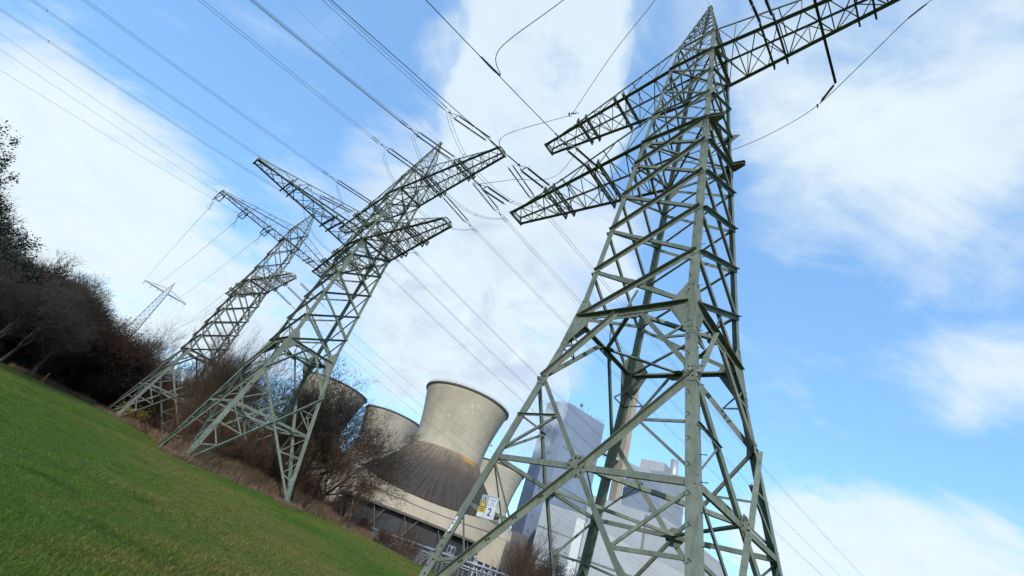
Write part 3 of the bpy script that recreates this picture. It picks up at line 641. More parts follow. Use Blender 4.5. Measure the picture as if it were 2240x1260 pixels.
# ------------------------------------------------------------------ terrain
AZ = np.array([-180, -75, -55, -41, -37, -32.5, -30, -27.7, -25, -19, -13, -6, 1, 8, 20, 40, 90, 180.])
RE = np.array([60, 80, 95, 103, 102, 98, 80, 57, 44, 49, 55, 62, 52, 50, 50, 60, 80, 60.])
def sm(x): x = np.clip(x, 0, 1); return x*x*(3-2*x)
def redge(az): return np.interp(az, AZ, RE)
def ground(x, y):
    x = np.asarray(x, float); y = np.asarray(y, float); r = np.hypot(x, y); az = np.degrees(np.arctan2(x, y))
    pl_ = -1.6-.047*np.clip(x, -90, 40)+.006*np.clip(y, -60, 100); re = redge(az)
    hill = sm((-30.5-az)/5.)*sm((az+175)/40)
    drop = pl_-(pl_+8.5)*sm((r-re-1.0)/32.)
    rise = pl_+np.maximum(r-re, 0)*.135*sm((r-re)/40.)
    rise = np.minimum(rise, 46)
    far = drop*(1-hill)+rise*hill
    z = np.where(r > re, far, pl_)
    return z+.05*np.sin(x*.35+1)*np.cos(y*.31)+.02*np.sin(x*1.7)*np.sin(y*1.3+.5)
rs = np.concatenate([np.linspace(0, 70, 100), np.linspace(71, 160, 60), np.geomspace(165, 4200, 46)]); ths = np.linspace(0, 2*math.pi, 361)[:-1]
RR, TT = np.meshgrid(rs, ths, indexing='ij'); gx, gy = RR*np.sin(TT), RR*np.cos(TT); gz = ground(gx, gy)
vv = np.stack([gx, gy, gz], -1).reshape(-1, 3); nr, ntt = RR.shape
ii, jj = np.meshgrid(np.arange(nr-1), np.arange(ntt), indexing='ij'); j2 = (jj+1) % ntt
fq = np.stack([ii*ntt+jj, ii*ntt+j2, (ii+1)*ntt+j2, (ii+1)*ntt+jj], -1).reshape(-1, 4)[:, ::-1]
GR, t, p = mat('meadow', (.05, .1, .02), .95, 0, .15)
g1 = ramp(t, noise(t, .11, 6, .6), [(.32, (.044, .09, .008)), (.48, (.066, .110, .011)), (.6, (.13, .12, .024)), (.78, (.052, .10, .009))])
g2 = ramp(t, noise(t, 1.6, 5, .7), [(.3, (.55, .6, .5)), (.5, (1, 1, 1)), (.75, (1.3, 1.15, 1.1))])
gc = mixc(t, 1.0, g1, g2, 'MULTIPLY')
# beyond the field edge: brown litter (material carries the place of the edge by radius from the viewer's field centre)
at = N(t, 'ShaderNodeAttribute', attribute_name='tint'); gc = mixc(t, M(t, 'MULTIPLY', at.outputs['Fac'], 1.0), gc, ramp(t, noise(t, .8, 5, .7), [(.3, (.035, .022, .014)), (.6, (.07, .045, .027)), (.8, (.10, .07, .04))]))
t.links.new(gc, p.inputs['Base Color']); bump(t, p, noise(t, 9, 6, .75), .9, .12)
azv = np.degrees(np.arctan2(vv[:, 0], vv[:, 1])); rv = np.hypot(vv[:, 0], vv[:, 1]); brown = sm((rv-redge(azv)+1.5)/2.5)
gobj = rawmesh('ground', vv, fq, GR, colors=np.repeat(brown[:, None], 3, 1)); gobj['kind'] = 'structure'
gobj.data.polygons.foreach_set('use_smooth', [True]*len(gobj.data.polygons))
# ------------------------------------------------------------------ grass blades
rng = np.random.default_rng(7)
def vnoise(x, y, sc, seed):   # cheap smooth noise
    r_ = np.random.default_rng(seed); o = np.zeros_like(x)
    for k in range(7):
        a = r_.uniform(0, 6.28); f = sc*r_.uniform(.5, 1.7); o += np.sin((x*math.cos(a)+y*math.sin(a))*f+r_.uniform(0, 6.28))
    return o/7
def blades(name, n, azr, rfun, hfun, wfun, cols, label, lean=.5, matl=None, place=None):
    if place is None:
        az = rng.uniform(azr[0], azr[1], n); r = rfun(n, az); x = r*np.sin(np.radians(az)); y = r*np.cos(np.radians(az))
    else: x, y, r = place
    n = len(x); z = ground(x, y)-.015; h = hfun(n, r, x, y); w = wfun(n, r); th = rng.uniform(0, 6.28, n); ln = rng.normal(0, lean, (n, 2))*h[:, None]+np.array([.12, -.05])*h[:, None]
    bx, by = np.cos(th)*w/2, np.sin(th)*w/2; v = np.zeros((n, 5, 3))
    v[:, 0] = np.stack([x-bx, y-by, z], -1); v[:, 1] = np.stack([x+bx, y+by, z], -1)
    mx, my = x+ln[:, 0]*.35, y+ln[:, 1]*.35
    v[:, 2] = np.stack([mx+bx*.7, my+by*.7, z+h*.6], -1); v[:, 3] = np.stack([mx-bx*.7, my-by*.7, z+h*.6], -1); v[:, 4] = np.stack([x+ln[:, 0], y+ln[:, 1], z+h*.95], -1)
    b = (np.arange(n)*5)[:, None]; f = np.concatenate([b+np.array([0, 1, 2]), b+np.array([0, 2, 3]), b+np.array([3, 2, 4])], 0)
    c = cols(n, x, y, r); o = rawmesh(name, v.reshape(-1, 3), f, matl or BLADE, colors=np.repeat(c, 5, 0)); tag(o, label, 'grass', kind='stuff'); return o
BLADE, t, p = mat('blade', (.06, .12, .03), .6, 0, .25); at = N(t, 'ShaderNodeAttribute', attribute_name='tint'); t.links.new(at.outputs['Color'], p.inputs['Base Color'])
tr = N(t, 'ShaderNodeBsdfTranslucent'); t.links.new(at.outputs['Color'], tr.inputs[0]); ms = N(t, 'ShaderNodeMixShader'); ms.inputs[0].default_value = .3
t.links.new(p.outputs[0], ms.inputs[1]); t.links.new(tr.outputs[0], ms.inputs[2]); t.links.new(ms.outputs[0], t.nodes['Material Output'].inputs[0])
def gcol(n, x, y, r):
    k = sm(vnoise(x, y, .55, 3)*2.2+.5+vnoise(x, y, 2.6, 5)*.5+.12*np.clip((x+y*.1)/10, -1, 1))[:, None]; j = rng.uniform(0, 1, (n, 1))
    g = np.array([.047, .102, .006])*(1-j)+np.array([.105, .172, .013])*j; d = np.array([.13, .098, .02])*(1-j)+np.array([.30, .225, .07])*j
    dk = 1-.45*sm(vnoise(x, y, 4.5, 12)*2.2-.25)[:, None]; g = g*dk; pick = (rng.uniform(0, 1, (n, 1)) < k*(.55+.25*np.clip(1.2-r/18, 0, 1))[:, None]); return np.where(pick, d, g)*rng.uniform(.75, 1.15, (n, 1))
blades('grass', 500000, (-56, 12), lambda n, az: 5.0+np.minimum(redge(az), 62)*rng.uniform(0, 1, n)**1.55, lambda n, r, x, y: rng.uniform(.03, .07, n)*(1+.5*vnoise(x, y, 1.2, 9)), lambda n, r: .0036+.00055*r*rng.uniform(.6, 1.3, n), gcol, 'short green meadow grass with straw coloured tufts')
def ecol(n, x, y, r):
    j = rng.uniform(0, 1, (n, 1)); return (np.array([.11, .062, .034])*(1-j)+np.array([.36, .25, .155])*j**1.3)*rng.uniform(.7, 1.15, (n, 1))
# tall dry grass along the field edge
n = 80000; az = rng.uniform(-41, -4, n); u = rng.normal(0, 1, n); keep = rng.uniform(0, 1, n) < np.interp(az, [-41, -34, -31, -12, -4], [.25, .5, 1, 1, .5]); az, u = az[keep], u[keep]
r = redge(az)+1.5+np.abs(u)*3.2*np.where(u > 0, 1.6, .45)*np.sign(u); x = r*np.sin(np.radians(az)); y = r*np.cos(np.radians(az))
blades('dry_grass', 0, None, None, lambda n, r, x, y: rng.uniform(.3, 1.15, n)*(1+.45*vnoise(x, y, 1., 4))*np.interp(np.degrees(np.arctan2(x, y)), [-41, -29, -26, -12, -8, -4], [.7, .8, 1.35, 1.35, .9, .6])*np.clip((r-redge(np.degrees(np.arctan2(x, y)))+3.5)/4, .35, 1.1), lambda n, r: .018+.012*rng.uniform(0, 1, n), ecol, 'tall dry straw brown grass along the edge of the field', .28, place=(x, y, r))
for (cx_, cy_, rr_, nn) in ((-18.9, 39.4, 1.5, 2600), (-11.1, 45.4, 1.3, 1800), (-47.5, 75.4, 3., 2600), (-39, 80, 2, 1500)):
    a_ = rng.uniform(0, 6.28, nn); q_ = rr_*np.sqrt(rng.uniform(0, 1, nn)); x = cx_+q_*np.cos(a_); y = cy_+q_*np.sin(a_)
    blades('dry_grass', 0, None, None, lambda n, r, x, y: rng.uniform(.15, .55, n), lambda n, r: .02+.01*rng.uniform(0, 1, n), ecol, 'brown dry grass tuft round a pylon foot', .3, place=(x, y, np.hypot(x, y)))
# ------------------------------------------------------------------ bare trees
def segs_to_mesh(segs, name, matl, parent=None):
    # segs: p0,p1,r0,r1 -> 3/5 sided tapered tubes, vectorised
    A = np.array([s[0] for s in segs]); B = np.array([s[1] for s in segs]); ra = np.array([s[2] for s in segs]); rb = np.array([s[3] for s in segs])
    w = B-A; w /= np.linalg.norm(w, axis=1)[:, None]+1e-9; ref = np.where(np.abs(w[:, 2:3]) < .9, np.array([[0, 0, 1.]]), np.array([[1., 0, 0]]))
    u = np.cross(w, ref); u /= np.linalg.norm(u, axis=1)[:, None]; v = np.cross(w, u); k = 3 if name != 'trunk' else 7
    V_ = []
    for e, rr in ((A, ra), (B, rb)):
        for i in range(k): an = 2*math.pi*i/k; V_.append(e+rr[:, None]*(math.cos(an)*u+math.sin(an)*v))
    V_ = np.stack(V_, 1); n = len(segs); b = (np.arange(n)*2*k)[:, None]
    f = np.concatenate([b+np.array([i, (i+1) % k, k+(i+1) % k, k+i]) for i in range(k)], 0)
    return rawmesh(name, V_.reshape(-1, 3), f, matl, parent), V_.reshape(-1, 3), f
def grow(seed, H, spread, levels, trunk_r, fork=.28, kids=(5, 4, 4, 4, 3), droop=0., ups=.55, lean=(0, 0), multi=1, wig=.12, tip=.011):
    rd = random.Random(seed); trunk, crown = [], []; tips = []
    def branch(p, d, L, r, lev):
        n = 6 if lev == 0 else (4 if lev < 3 else 2); sg_ = L/n; q = p; dd = d; nodes = []
        for i in range(n):
            dd = unit(dd+V(rd.gauss(0, wig), rd.gauss(0, wig), rd.gauss(0, wig*.5)+(.06*ups if lev else 0)-droop*.08*lev)); q2 = q+dd*sg_
            r0, r1 = r*(1-.72*i/n), r*(1-.72*(i+1)/n); (trunk if lev == 0 else crown).append((q, q2, r0, r1)); nodes.append((q2, dd, r1, (i+1)/n)); q = q2
        if lev >= levels: tips.append((q, dd)); return
        kk = kids[min(lev, len(kids)-1)]
        for j in range(kk):
            f = fork+(1-fork)*(j+rd.random())/kk if lev == 0 else .2+.8*(j+rd.random()*.9)/kk
            idx = min(n-1, int(f*n)); q_, d_, r_, _f = nodes[idx]; az_ = rd.random()*6.28+j*2.4; an = spread*(.75+.5*rd.random())
            u_ = unit(cross(d_, V(.3, .2, 1) if abs(d_[2]) < .9 else V(1, 0, 0))); v_ = cross(d_, u_); nd = unit(d_*math.cos(an)+(u_*math.cos(az_)+v_*math.sin(az_))*math.sin(an)+V(0, 0, ups*.35))
            branch(q_, nd, L*(.62 if lev == 0 else .58)*(1.15-.55*f*(lev == 0))*(.8+.4*rd.random()), max(r_*.72, tip), lev+1)
        branch(q, dd, L*.5, r*.3, lev+1)
    for m in range(multi):
        a = 6.28*m/max(1, multi)+rd.random(); d0 = unit(V(lean[0]+(math.cos(a)*.35 if multi > 1 else 0), lean[1]+(math.sin(a)*.35 if multi > 1 else 0), 1))
        branch(V(math.cos(a)*.3*(multi > 1), math.sin(a)*.3*(multi > 1), -.3), d0, H*(.56 if multi == 1 else .45)*(.85+.3*rd.random()), trunk_r, 0)
    return trunk, crown, tips
def bark(name, c):
    m, t, p = mat(name, c, .9, 0, .1); t.links.new(ramp(t, noise(t, 1.5, 5, .7), [(.3, tuple(x*.6 for x in c)), (.6, c), (.8, tuple(x*1.4 for x in c))]), p.inputs['Base Color']); return m
B1 = bark('bark_brown', (.060, .042, .027)); B2 = bark('bark_grey', (.075, .066, .055)); B3 = bark('bark_red', (.088, .052, .031)); B4 = bark('bark_dark', (.024, .018, .014)); NEED, _t, _p = mat('needles', (.010, .016, .008), .8, 0, .2)
LEAFB, _t, _p = mat('brown_leaves', (.045, .024, .014), .8, 0, .2); LEAFY, _t, _p = mat('yellow_leaves', (.30, .20, .03), .7, 0, .2); LEAFG, _t, _p = mat('ivy_leaves', (.014, .02, .009), .7)
def leafcloud(tips, n, size, matl, parent, seed, sp=.5, name='foliage'):
    r_ = np.random.default_rng(seed); T_ = np.array([tp[0] for tp in tips]); idx = r_.integers(0, len(T_), n); c = T_[idx]+r_.normal(0, sp, (n, 3)); a = r_.normal(0, 1, (n, 3)); a /= np.linalg.norm(a, axis=1)[:, None]
    b = np.cross(a, r_.normal(0, 1, (n, 3))); b /= np.linalg.norm(b, axis=1)[:, None]; s_ = size*r_.uniform(.6, 1.4, (n, 1)); v = np.stack([c-a*s_-b*s_*.5, c+a*s_-b*s_*.5, c+a*s_+b*s_*.5, c-a*s_+b*s_*.5], 1).reshape(-1, 3)
    f = (np.arange(n)*4)[:, None]+np.array([0, 1, 2, 3]); return rawmesh(name, v, f, matl, parent)
PROTO = {}
def mkproto(key, matl, **kw):
    leaf = kw.pop('leaf', None); tr_, crn, tips = grow(**kw); root = bpy.data.objects.new('bare_tree', None)
    a, _, _ = segs_to_mesh(tr_, 'trunk', matl, root); b, V_, F_ = segs_to_mesh(crn, 'crown', matl, root); hh = V_[:, 2].max(); ch = [a, b]
    if leaf: ch.append(leafcloud(tips, leaf[0], leaf[1], leaf[2], root, 5, leaf[3]))
    for o in ch: COL.objects.unlink(o)
    PROTO[key] = (root, ch, hh, V_, F_)
mkproto('oak', B1, tip=.015, seed=3, H=16, spread=.85, levels=5, trunk_r=.3, kids=(8, 5, 4, 4, 3), ups=.5)
mkproto('oak2', B2, tip=.019, seed=11, H=16, spread=.8, levels=5, trunk_r=.32, kids=(8, 5, 4, 4, 3), ups=.6, wig=.15)
mkproto('tall', B1, tip=.013, seed=21, H=18, spread=.5, levels=5, trunk_r=.2, kids=(9, 5, 4, 3, 3), ups=.9, fork=.2)
mkproto('tall2', B3, tip=.013, seed=25, H=18, spread=.48, levels=5, trunk_r=.18, kids=(9, 5, 4, 3, 3), ups=1.0, fork=.2, lean=(-.04, 0))
mkproto('willow', B3, seed=31, H=13, spread=.55, levels=4, trunk_r=.16, kids=(6, 5, 4, 4), ups=.8, multi=4, fork=.25)
mkproto('shrub', B3, seed=41, H=6, spread=.6, levels=3, trunk_r=.06, kids=(6, 5, 4), ups=.7, multi=6, fork=.15)
mkproto('dense', B4, seed=81, H=15, spread=.8, levels=4, trunk_r=.3, kids=(10, 6, 5, 5), ups=.5, tip=.035, wig=.17, fork=.15)
mkproto('dense2', B4, seed=87, H=15, spread=.7, levels=4, trunk_r=.26, kids=(10, 6, 5, 5), ups=.7, tip=.032, wig=.15, fork=.12)
mkproto('russet', B4, seed=51, H=15, spread=.75, levels=4, trunk_r=.28, kids=(8, 5, 4, 4), ups=.5, leaf=(9000, .09, LEAFB, .5))
mkproto('ivy', B4, seed=57, H=15, spread=.7, levels=4, trunk_r=.28, kids=(8, 5, 4, 4), ups=.5, leaf=(9000, .12, LEAFG, .45))
mkproto('pine', B4, seed=61, H=15, spread=1.15, levels=3, trunk_r=.28, kids=(11, 5, 4), ups=.25, fork=.45, leaf=(30000, .085, NEED, .34))
tree_no = [0]
def tree(key, az, r, top_el, label, name='bare_tree', grp='bare trees along the field edge', wide=1.0, rot=None, base=None):
    x, y = r*math.sin(rad(az)), r*math.cos(rad(az)); z = float(ground(x, y)) if base is None else base; root, ch, hh, _, _ = PROTO[key]
    Hh = r*math.tan(rad(top_el))-z; s = Hh/hh; tree_no[0] += 1
    o = root.copy(); o.name = name; COL.objects.link(o); o.location = (x, y, z); o.scale = (s*wide, s*wide, s); o.rotation_euler = (0, 0, rot if rot is not None else tree_no[0]*2.399)
    for c in ch: d = c.copy(); COL.objects.link(d); d.parent = o
    tag(o, label, 'tree', grp); return o
# trees one can tell apart
FG = 'single trees at the rim of the wood'
tree('pine', -54.6, 64, 16.8, 'dark pine at the left picture edge, reaching highest over the wood', 'pine_tree', FG, .8)
tree('oak2', -46.2, 78, 9.6, 'pale grey leafless tree leaning over the field at the left end of the wood', 'bare_tree', FG, 1.2, 2.2)
tree('oak2', -39.2, 90, 8.4, 'pale leafless tree low in the wood, left of the far pylon', 'bare_tree', FG, 1.2, 3.9)
tree('oak2', -43.2, 84, 10.2, 'pale barked leafless tree with wide branches inside the dark wood', 'bare_tree', FG, 1.2, 0.6)
tree('ivy', -47.4, 88, 11.0, 'dark evergreen-looking ivy clad tree just right of the pine', 'ivy_clad_tree', FG, 1.1)
tree('oak', -51.2, 80, 12.8, 'dark leafless crown touching the left picture edge below the pine', 'bare_tree', FG, 1.15)
tree('oak', -45.2, 95, 11.4, 'leafless crown at the rim of the wood, third from the left', 'bare_tree', FG, 1.1)
tree('oak2', -41.6, 100, 11.2, 'leafless crown at the rim of the wood above the pale barked tree', 'bare_tree', FG, 1.0)
tree('oak', -39.4, 104, 10.2, 'leafless crown where the rim of the wood starts to fall, left of the far pylon', 'bare_tree', FG, 1.0)
tree('russet', -37.4, 106, 9.0, 'brown crown right at the foot of the far pylon', 'brown_leaved_tree', FG, 1.0)
tree('russet', -35.2, 108, 8.4, 'brown crown directly right of the far pylon\'s foot', 'brown_leaved_tree', FG, 1.0)
tree('tall', -33.2, 116, 11.3, 'slender leafless tree standing alone against the sky left of the third pylon', 'bare_tree', FG, .8)
tree('oak', -34.2, 112, 8.2, 'low brown crown left of the slender lone tree', 'bare_tree', FG, 1.0)
BG = 'bare trees behind the second and third pylons'
lab = ['leafless tree seen through the left legs of the third pylon', 'feathery leafless tree between the legs of the third pylon', 'leafless tree just right of the third pylon\'s waist', 'tall feathery tree between the third and second pylons', 'tall leaning tree filling the gap left of the second pylon\'s waist',
       'leafless tree seen through the second pylon\'s left legs', 'leafless tree directly behind the second pylon\'s waist', 'reddish tree seen in the second pylon\'s lower right opening', 'dark tree behind the second pylon\'s right leg']
spec = [('tall2', -31.0, 112, 10.6), ('tall2', -29.0, 112, 11.2), ('tall', -26.9, 100, 13.0), ('tall2', -25.2, 88, 14.2), ('tall', -23.4, 72, 15.2), ('tall2', -21.6, 70, 14.4), ('oak', -19.9, 68, 12.6), ('tall2', -18.2, 70, 13.0), ('tall', -17.0, 66, 13.4)]
for l_, (k, a, r, e) in zip(lab, spec): tree(k, a, r, e, l_, 'bare_tree', BG, 1.05)
tree('oak2', -14.6, 64, 15.3, 'large round leafless tree right of the second pylon, overlapping the cooling towers', 'bare_tree', BG, 1.35, 1.2)
tree('oak', -16.4, 70, 14.6, 'leafless tree filling the gap behind the second pylon\'s right leg', 'bare_tree', BG, 1.2, 2.6)
tree('oak', -12.6, 72, 12.6, 'spreading leafless tree before the beige half hidden cooling tower', 'bare_tree', BG, 1.15, 4.0)
tree('willow', -12.6, 62, 8.6, 'bushy reddish tree in front of the left cooling towers', 'bare_tree', BG, 1.3)
tree('willow', -15.8, 60, 9.4, 'bushy reddish tree behind the second pylon\'s right foot', 'bare_tree', BG, 1.3)
tree('willow', -20.5, 60, 8.0, 'low reddish willow between the second pylon\'s feet', 'bare_tree', BG, 1.4)
tree('willow', -24.4, 70, 7.6, 'low reddish willow left of the second pylon\'s left foot', 'bare_tree', BG, 1.4)
tree('willow', -28.6, 112, 7.6, 'low reddish willow between the third pylon\'s feet', 'bare_tree', BG, 1.4)
tree('willow', -7.6, 60, 5.8, 'small leafless tree in front of the cooling tower\'s louvres, left part', 'bare_tree', BG, .9)
tree('shrub', .1, 70, 4.1, 'small twiggy shrub in front of the cooling tower\'s pale band', 'shrub', 'shrubs at the plant fence', .55)
tree('tall', 14.2, 95, 7.6, 'slender leafless tree in front of the blue boiler house, seen through the nearest pylon', 'bare_tree', 'shrubs at the plant fence', .9)
tree('willow', 12.4, 92, 5.8, 'leafless shrub below the cooling tower\'s right flank', 'bare_tree', 'shrubs at the plant fence', .8)
tree('ivy', 16.4, 100, 5.0, 'dark ivy covered tree beside the pale hall', 'ivy_clad_tree', 'shrubs at the plant fence', .8)
tree('willow', 15.2, 80, 3.6, 'brown bush at the lower edge, seen through the nearest pylon', 'bare_tree', 'shrubs at the plant fence', 1.0)
tree('shrub', 24.5, 90, 4.4, 'small bare shrub in front of the long pale hall', 'shrub', 'shrubs at the plant fence', .8)
# yellow leaved bush and marker post
def leafbush(az, r, h, wd, matl, n, label, name):
    x, y = r*math.sin(rad(az)), r*math.cos(rad(az)); root = empty(name, (x, y, float(ground(x, y)))); tag(root, label, 'bush')
    tr_, crn, tips = grow(seed=71, H=h, spread=.7, levels=3, trunk_r=.04, kids=(5, 4, 4), multi=5, fork=.15); segs_to_mesh(tr_+crn, 'stem', B3, root)
    leafcloud(tips, n, .07, matl, root, 8, .28)
leafbush(-31.0, 93, 3.6, 2, LEAFY, 2200, 'yellow leaved bush at the third pylon\'s left foot', 'yellow_bush')
x, y = 100*math.sin(rad(-38.4)), 100*math.cos(rad(-38.4)); mb = MB(); z = float(ground(x, y)); mb.tube((0, 0, 0), (0, 0, 1.3), .07, n=8); mb.ball((0, 0, 1.35), .09)
pp = mb.build('marker_post', mat('orange_paint', (.7, .28, .03), .5)[0]); pp.location = (x, y, z); tag(pp, 'short orange marker post at the foot of the wood', 'post')
# the wood as one mass, and the brush along the edge
def mass(name, items, matl, label, cat='wood'):
    VV, FF = [], []; off = 0
    for key, x, y, z, s, wd, a in items:
        _, _, hh, V_, F_ = PROTO[key]; sc = s/hh; c_, s_ = math.cos(a), math.sin(a); q = V_*np.array([sc*wd, sc*wd, sc]); q = np.stack([q[:, 0]*c_-q[:, 1]*s_+x, q[:, 0]*s_+q[:, 1]*c_+y, q[:, 2]+z], -1)
        VV.append(q); FF.append(F_+off); off += len(q)
    o = rawmesh(name, np.concatenate(VV), np.concatenate(FF), matl); tag(o, label, cat, kind='stuff'); return o
rd = random.Random(5); items = []
def topel(az): return float(np.interp(az, [-70, -53, -50, -48, -46, -43, -41.5, -39.5, -37.5, -35.5, -32, -29, -26, -24], [16, 14.6, 12.6, 10.9, 10.6, 11.2, 11.3, 10.2, 8.9, 8.4, 8.3, 6.6, 5.2, 4.2]))
for row, (dr_, f) in enumerate(((2, .6), (6, .74), (11, .85), (17, .93), (24, .98), (32, 1.0), (40, 1.0))):
    az = -66.0
    while az < -26:
        r = redge(az)+dr_+rd.uniform(-2, 3); r = max(r, 106+dr_) if az > -33 else r; x, y = r*math.sin(rad(az)), r*math.cos(rad(az)); z = float(ground(x, y)); e = topel(az)*f*rd.uniform(.88, 1.02)
        nrep = 2 if az < -36 and row in (1, 2, 3) else 1
        items.append((rd.choice(['oak', 'oak2', 'willow', 'shrub'] if row < 1 else ['dense', 'dense2', 'dense', 'russet', 'dense2']), x, y, z, max(r*math.tan(rad(e))-z, 3), rd.uniform(.8, 1.15), rd.uniform(0, 6.28))); az += rd.uniform(1.2, 2.0)/nrep
mass('wood', items, B4, 'dark leafless wood rising on the left behind the field')
items = []
for i in range(260):
    az = rd.uniform(-42, -5.5) if i < 230 else rd.uniform(-8, 0); r = max(redge(az)+rd.uniform(3, 20), 104+rd.uniform(0, 12) if -34.5 < az < -25.6 else 0)+(rd.uniform(0, 15) if az < -30 else 0); x, y = r*math.sin(rad(az)), r*math.cos(rad(az)); z = float(ground(x, y))
    hmx = (6.0 if az > -26 else 7.5) if az < -9 else 2.6; items.append(('shrub' if rd.random() < .65 else 'willow', x, y, z, rd.uniform(.45, 1)*hmx, rd.uniform(.9, 1.6), rd.uniform(0, 6.28)))
mass('brushwood', items, B3, 'tangled red brown brush along the field edge below the bare trees', 'brushwood')
# ------------------------------------------------------------------ cooling towers
def concrete(name, base, dark, streak, seed=0):
    m, t, p = mat(name, base, .9, 0, .2); c = N(t, 'ShaderNodeTexCoord'); sp_ = N(t, 'ShaderNodeSeparateXYZ'); t.links.new(c.outputs['Object'], sp_.inputs[0])
    ang = M(t, 'ARCTAN2', sp_.outputs[1], sp_.outputs[0]); cb = N(t, 'ShaderNodeCombineXYZ'); t.links.new(M(t, 'MULTIPLY', ang, 26.0), cb.inputs[0]); t.links.new(sp_.outputs[2], cb.inputs[1]); cb.inputs[2].default_value = seed
    big = noise(t, .05, 5, .6, vec=cb.outputs[0]); a = ramp(t, big, [(.3, dark), (.55, base), (.8, tuple(min(1, x*1.12) for x in base))])
    st = noise(t, 1.0, 6, .7, vec=cb.outputs[0], sc=(.75, .045, 1)); a = mixc(t, M(t, 'MULTIPLY', ramp(t, st, [(.42, (0, 0, 0)), (.75, (1, 1, 1))]), .35), a, dark)
    # lift joints: fine horizontal lines
    fr = M(t, 'FRACT', M(t, 'MULTIPLY', sp_.outputs[2], .55)); jn = M(t, 'LESS_THAN', fr, .09); a = mixc(t, M(t, 'MULTIPLY', jn, .10), a, dark)
    # white bloom in ragged drips below some joints
    dr = noise(t, 1.0, 4, .8, vec=cb.outputs[0], sc=(1.3, .22, 1)); bl = noise(t, .09, 3, .6, vec=cb.outputs[0], sc=(.5, 1.6, 1))
    msk = M(t, 'MULTIPLY', ramp(t, dr, [(.56, (0, 0, 0)), (.62, (1, 1, 1))]), ramp(t, bl, [(.55, (0, 0, 0)), (.61, (1, 1, 1))])); a = mixc(t, M(t, 'MULTIPLY', msk, streak), a, (.62, .60, .57))
    t.links.new(a, p.inputs['Base Color']); bump(t, p, noise(t, .6, 5, .7), .2, .2); return m
CT1 = concrete('tower_concrete', (.37, .325, .245), (.25, .215, .16), .75, 0); CT2 = concrete('tower_concrete_pale', (.31, .272, .222), (.22, .19, .155), .2, 4); BAND = concrete('band_concrete', (.33, .275, .205), (.215, .17, .12), .1, 9)
RIM, _t, _p = mat('rim_dark', (.10, .085, .07), .9)
LOUV, t, p = mat('louvre', (.05, .055, .062), .7); t.links.new(ramp(t, noise(t, .5, 5, .7, sc=(1, 1, .12)), [(.3, (.010, .011, .013)), (.6, (.026, .028, .032)), (.8, (.06, .066, .074))]), p.inputs['Base Color'])
SKIRT, t, p = mat('skirt_felt', (.09, .08, .075), .95, 0, .08)
c = N(t, 'ShaderNodeTexCoord'); sp_ = N(t, 'ShaderNodeSeparateXYZ'); t.links.new(c.outputs['Object'], sp_.inputs[0]); ang = M(t, 'ARCTAN2', sp_.outputs[1], sp_.outputs[0])
cb = N(t, 'ShaderNodeCombineXYZ'); t.links.new(M(t, 'MULTIPLY', ang, 34.0), cb.inputs[0]); t.links.new(M(t, 'MULTIPLY', sp_.outputs[2], .06), cb.inputs[1])
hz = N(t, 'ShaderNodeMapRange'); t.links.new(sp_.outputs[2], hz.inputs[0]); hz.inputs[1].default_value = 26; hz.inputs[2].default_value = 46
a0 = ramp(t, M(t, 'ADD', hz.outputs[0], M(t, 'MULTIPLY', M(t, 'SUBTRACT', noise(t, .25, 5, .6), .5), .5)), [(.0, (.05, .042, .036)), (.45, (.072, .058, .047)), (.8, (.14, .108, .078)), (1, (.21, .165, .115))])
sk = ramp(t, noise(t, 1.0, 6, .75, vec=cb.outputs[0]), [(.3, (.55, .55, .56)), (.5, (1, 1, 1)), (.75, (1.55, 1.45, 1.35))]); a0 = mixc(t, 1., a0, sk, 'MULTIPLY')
# orange lichen at the top of the skirt on the right
an2 = N(t, 'ShaderNodeMapRange', interpolation_type='SMOOTHSTEP'); t.links.new(M(t, 'ABSOLUTE', M(t, 'SUBTRACT', ang, rad(-54))), an2.inputs[0]); an2.inputs[1].default_value = .33; an2.inputs[2].default_value = .05
zz2 = N(t, 'ShaderNodeMapRange', interpolation_type='SMOOTHSTEP'); t.links.new(sp_.outputs[2], zz2.inputs[0]); zz2.inputs[1].default_value = 42.0; zz2.inputs[2].default_value = 43.8
a0 = mixc(t, M(t, 'MULTIPLY', M(t, 'MULTIPLY', an2.outputs[0], zz2.outputs[0]), .9), a0, (.40, .20, .05)); t.links.new(a0, p.inputs['Base Color']); bump(t, p, noise(t, .9, 4), .3, .2)
def revolve(prof, n=144, bulge=None):   # bulge: the canopy runs out lower and wider on the river side (-Y)
    mb = MB(); vs = []; m = len(prof)
    for k, (r, z) in enumerate(prof):
        dr, dz_ = bulge[k] if bulge else (0, 0)
        for i in range(n):
            a = 2*math.pi*i/n; c = max(0, -math.sin(a))**2; vs.append(V((r+dr*c)*math.cos(a), (r+dr*c)*math.sin(a), z+dz_*c))
    mb.add(vs, [(j*n+i, j*n+(i+1) % n, (j+1)*n+(i+1) % n, (j+1)*n+i) for j in range(m-1) for i in range(n)]); return mb
GZ = -8.5
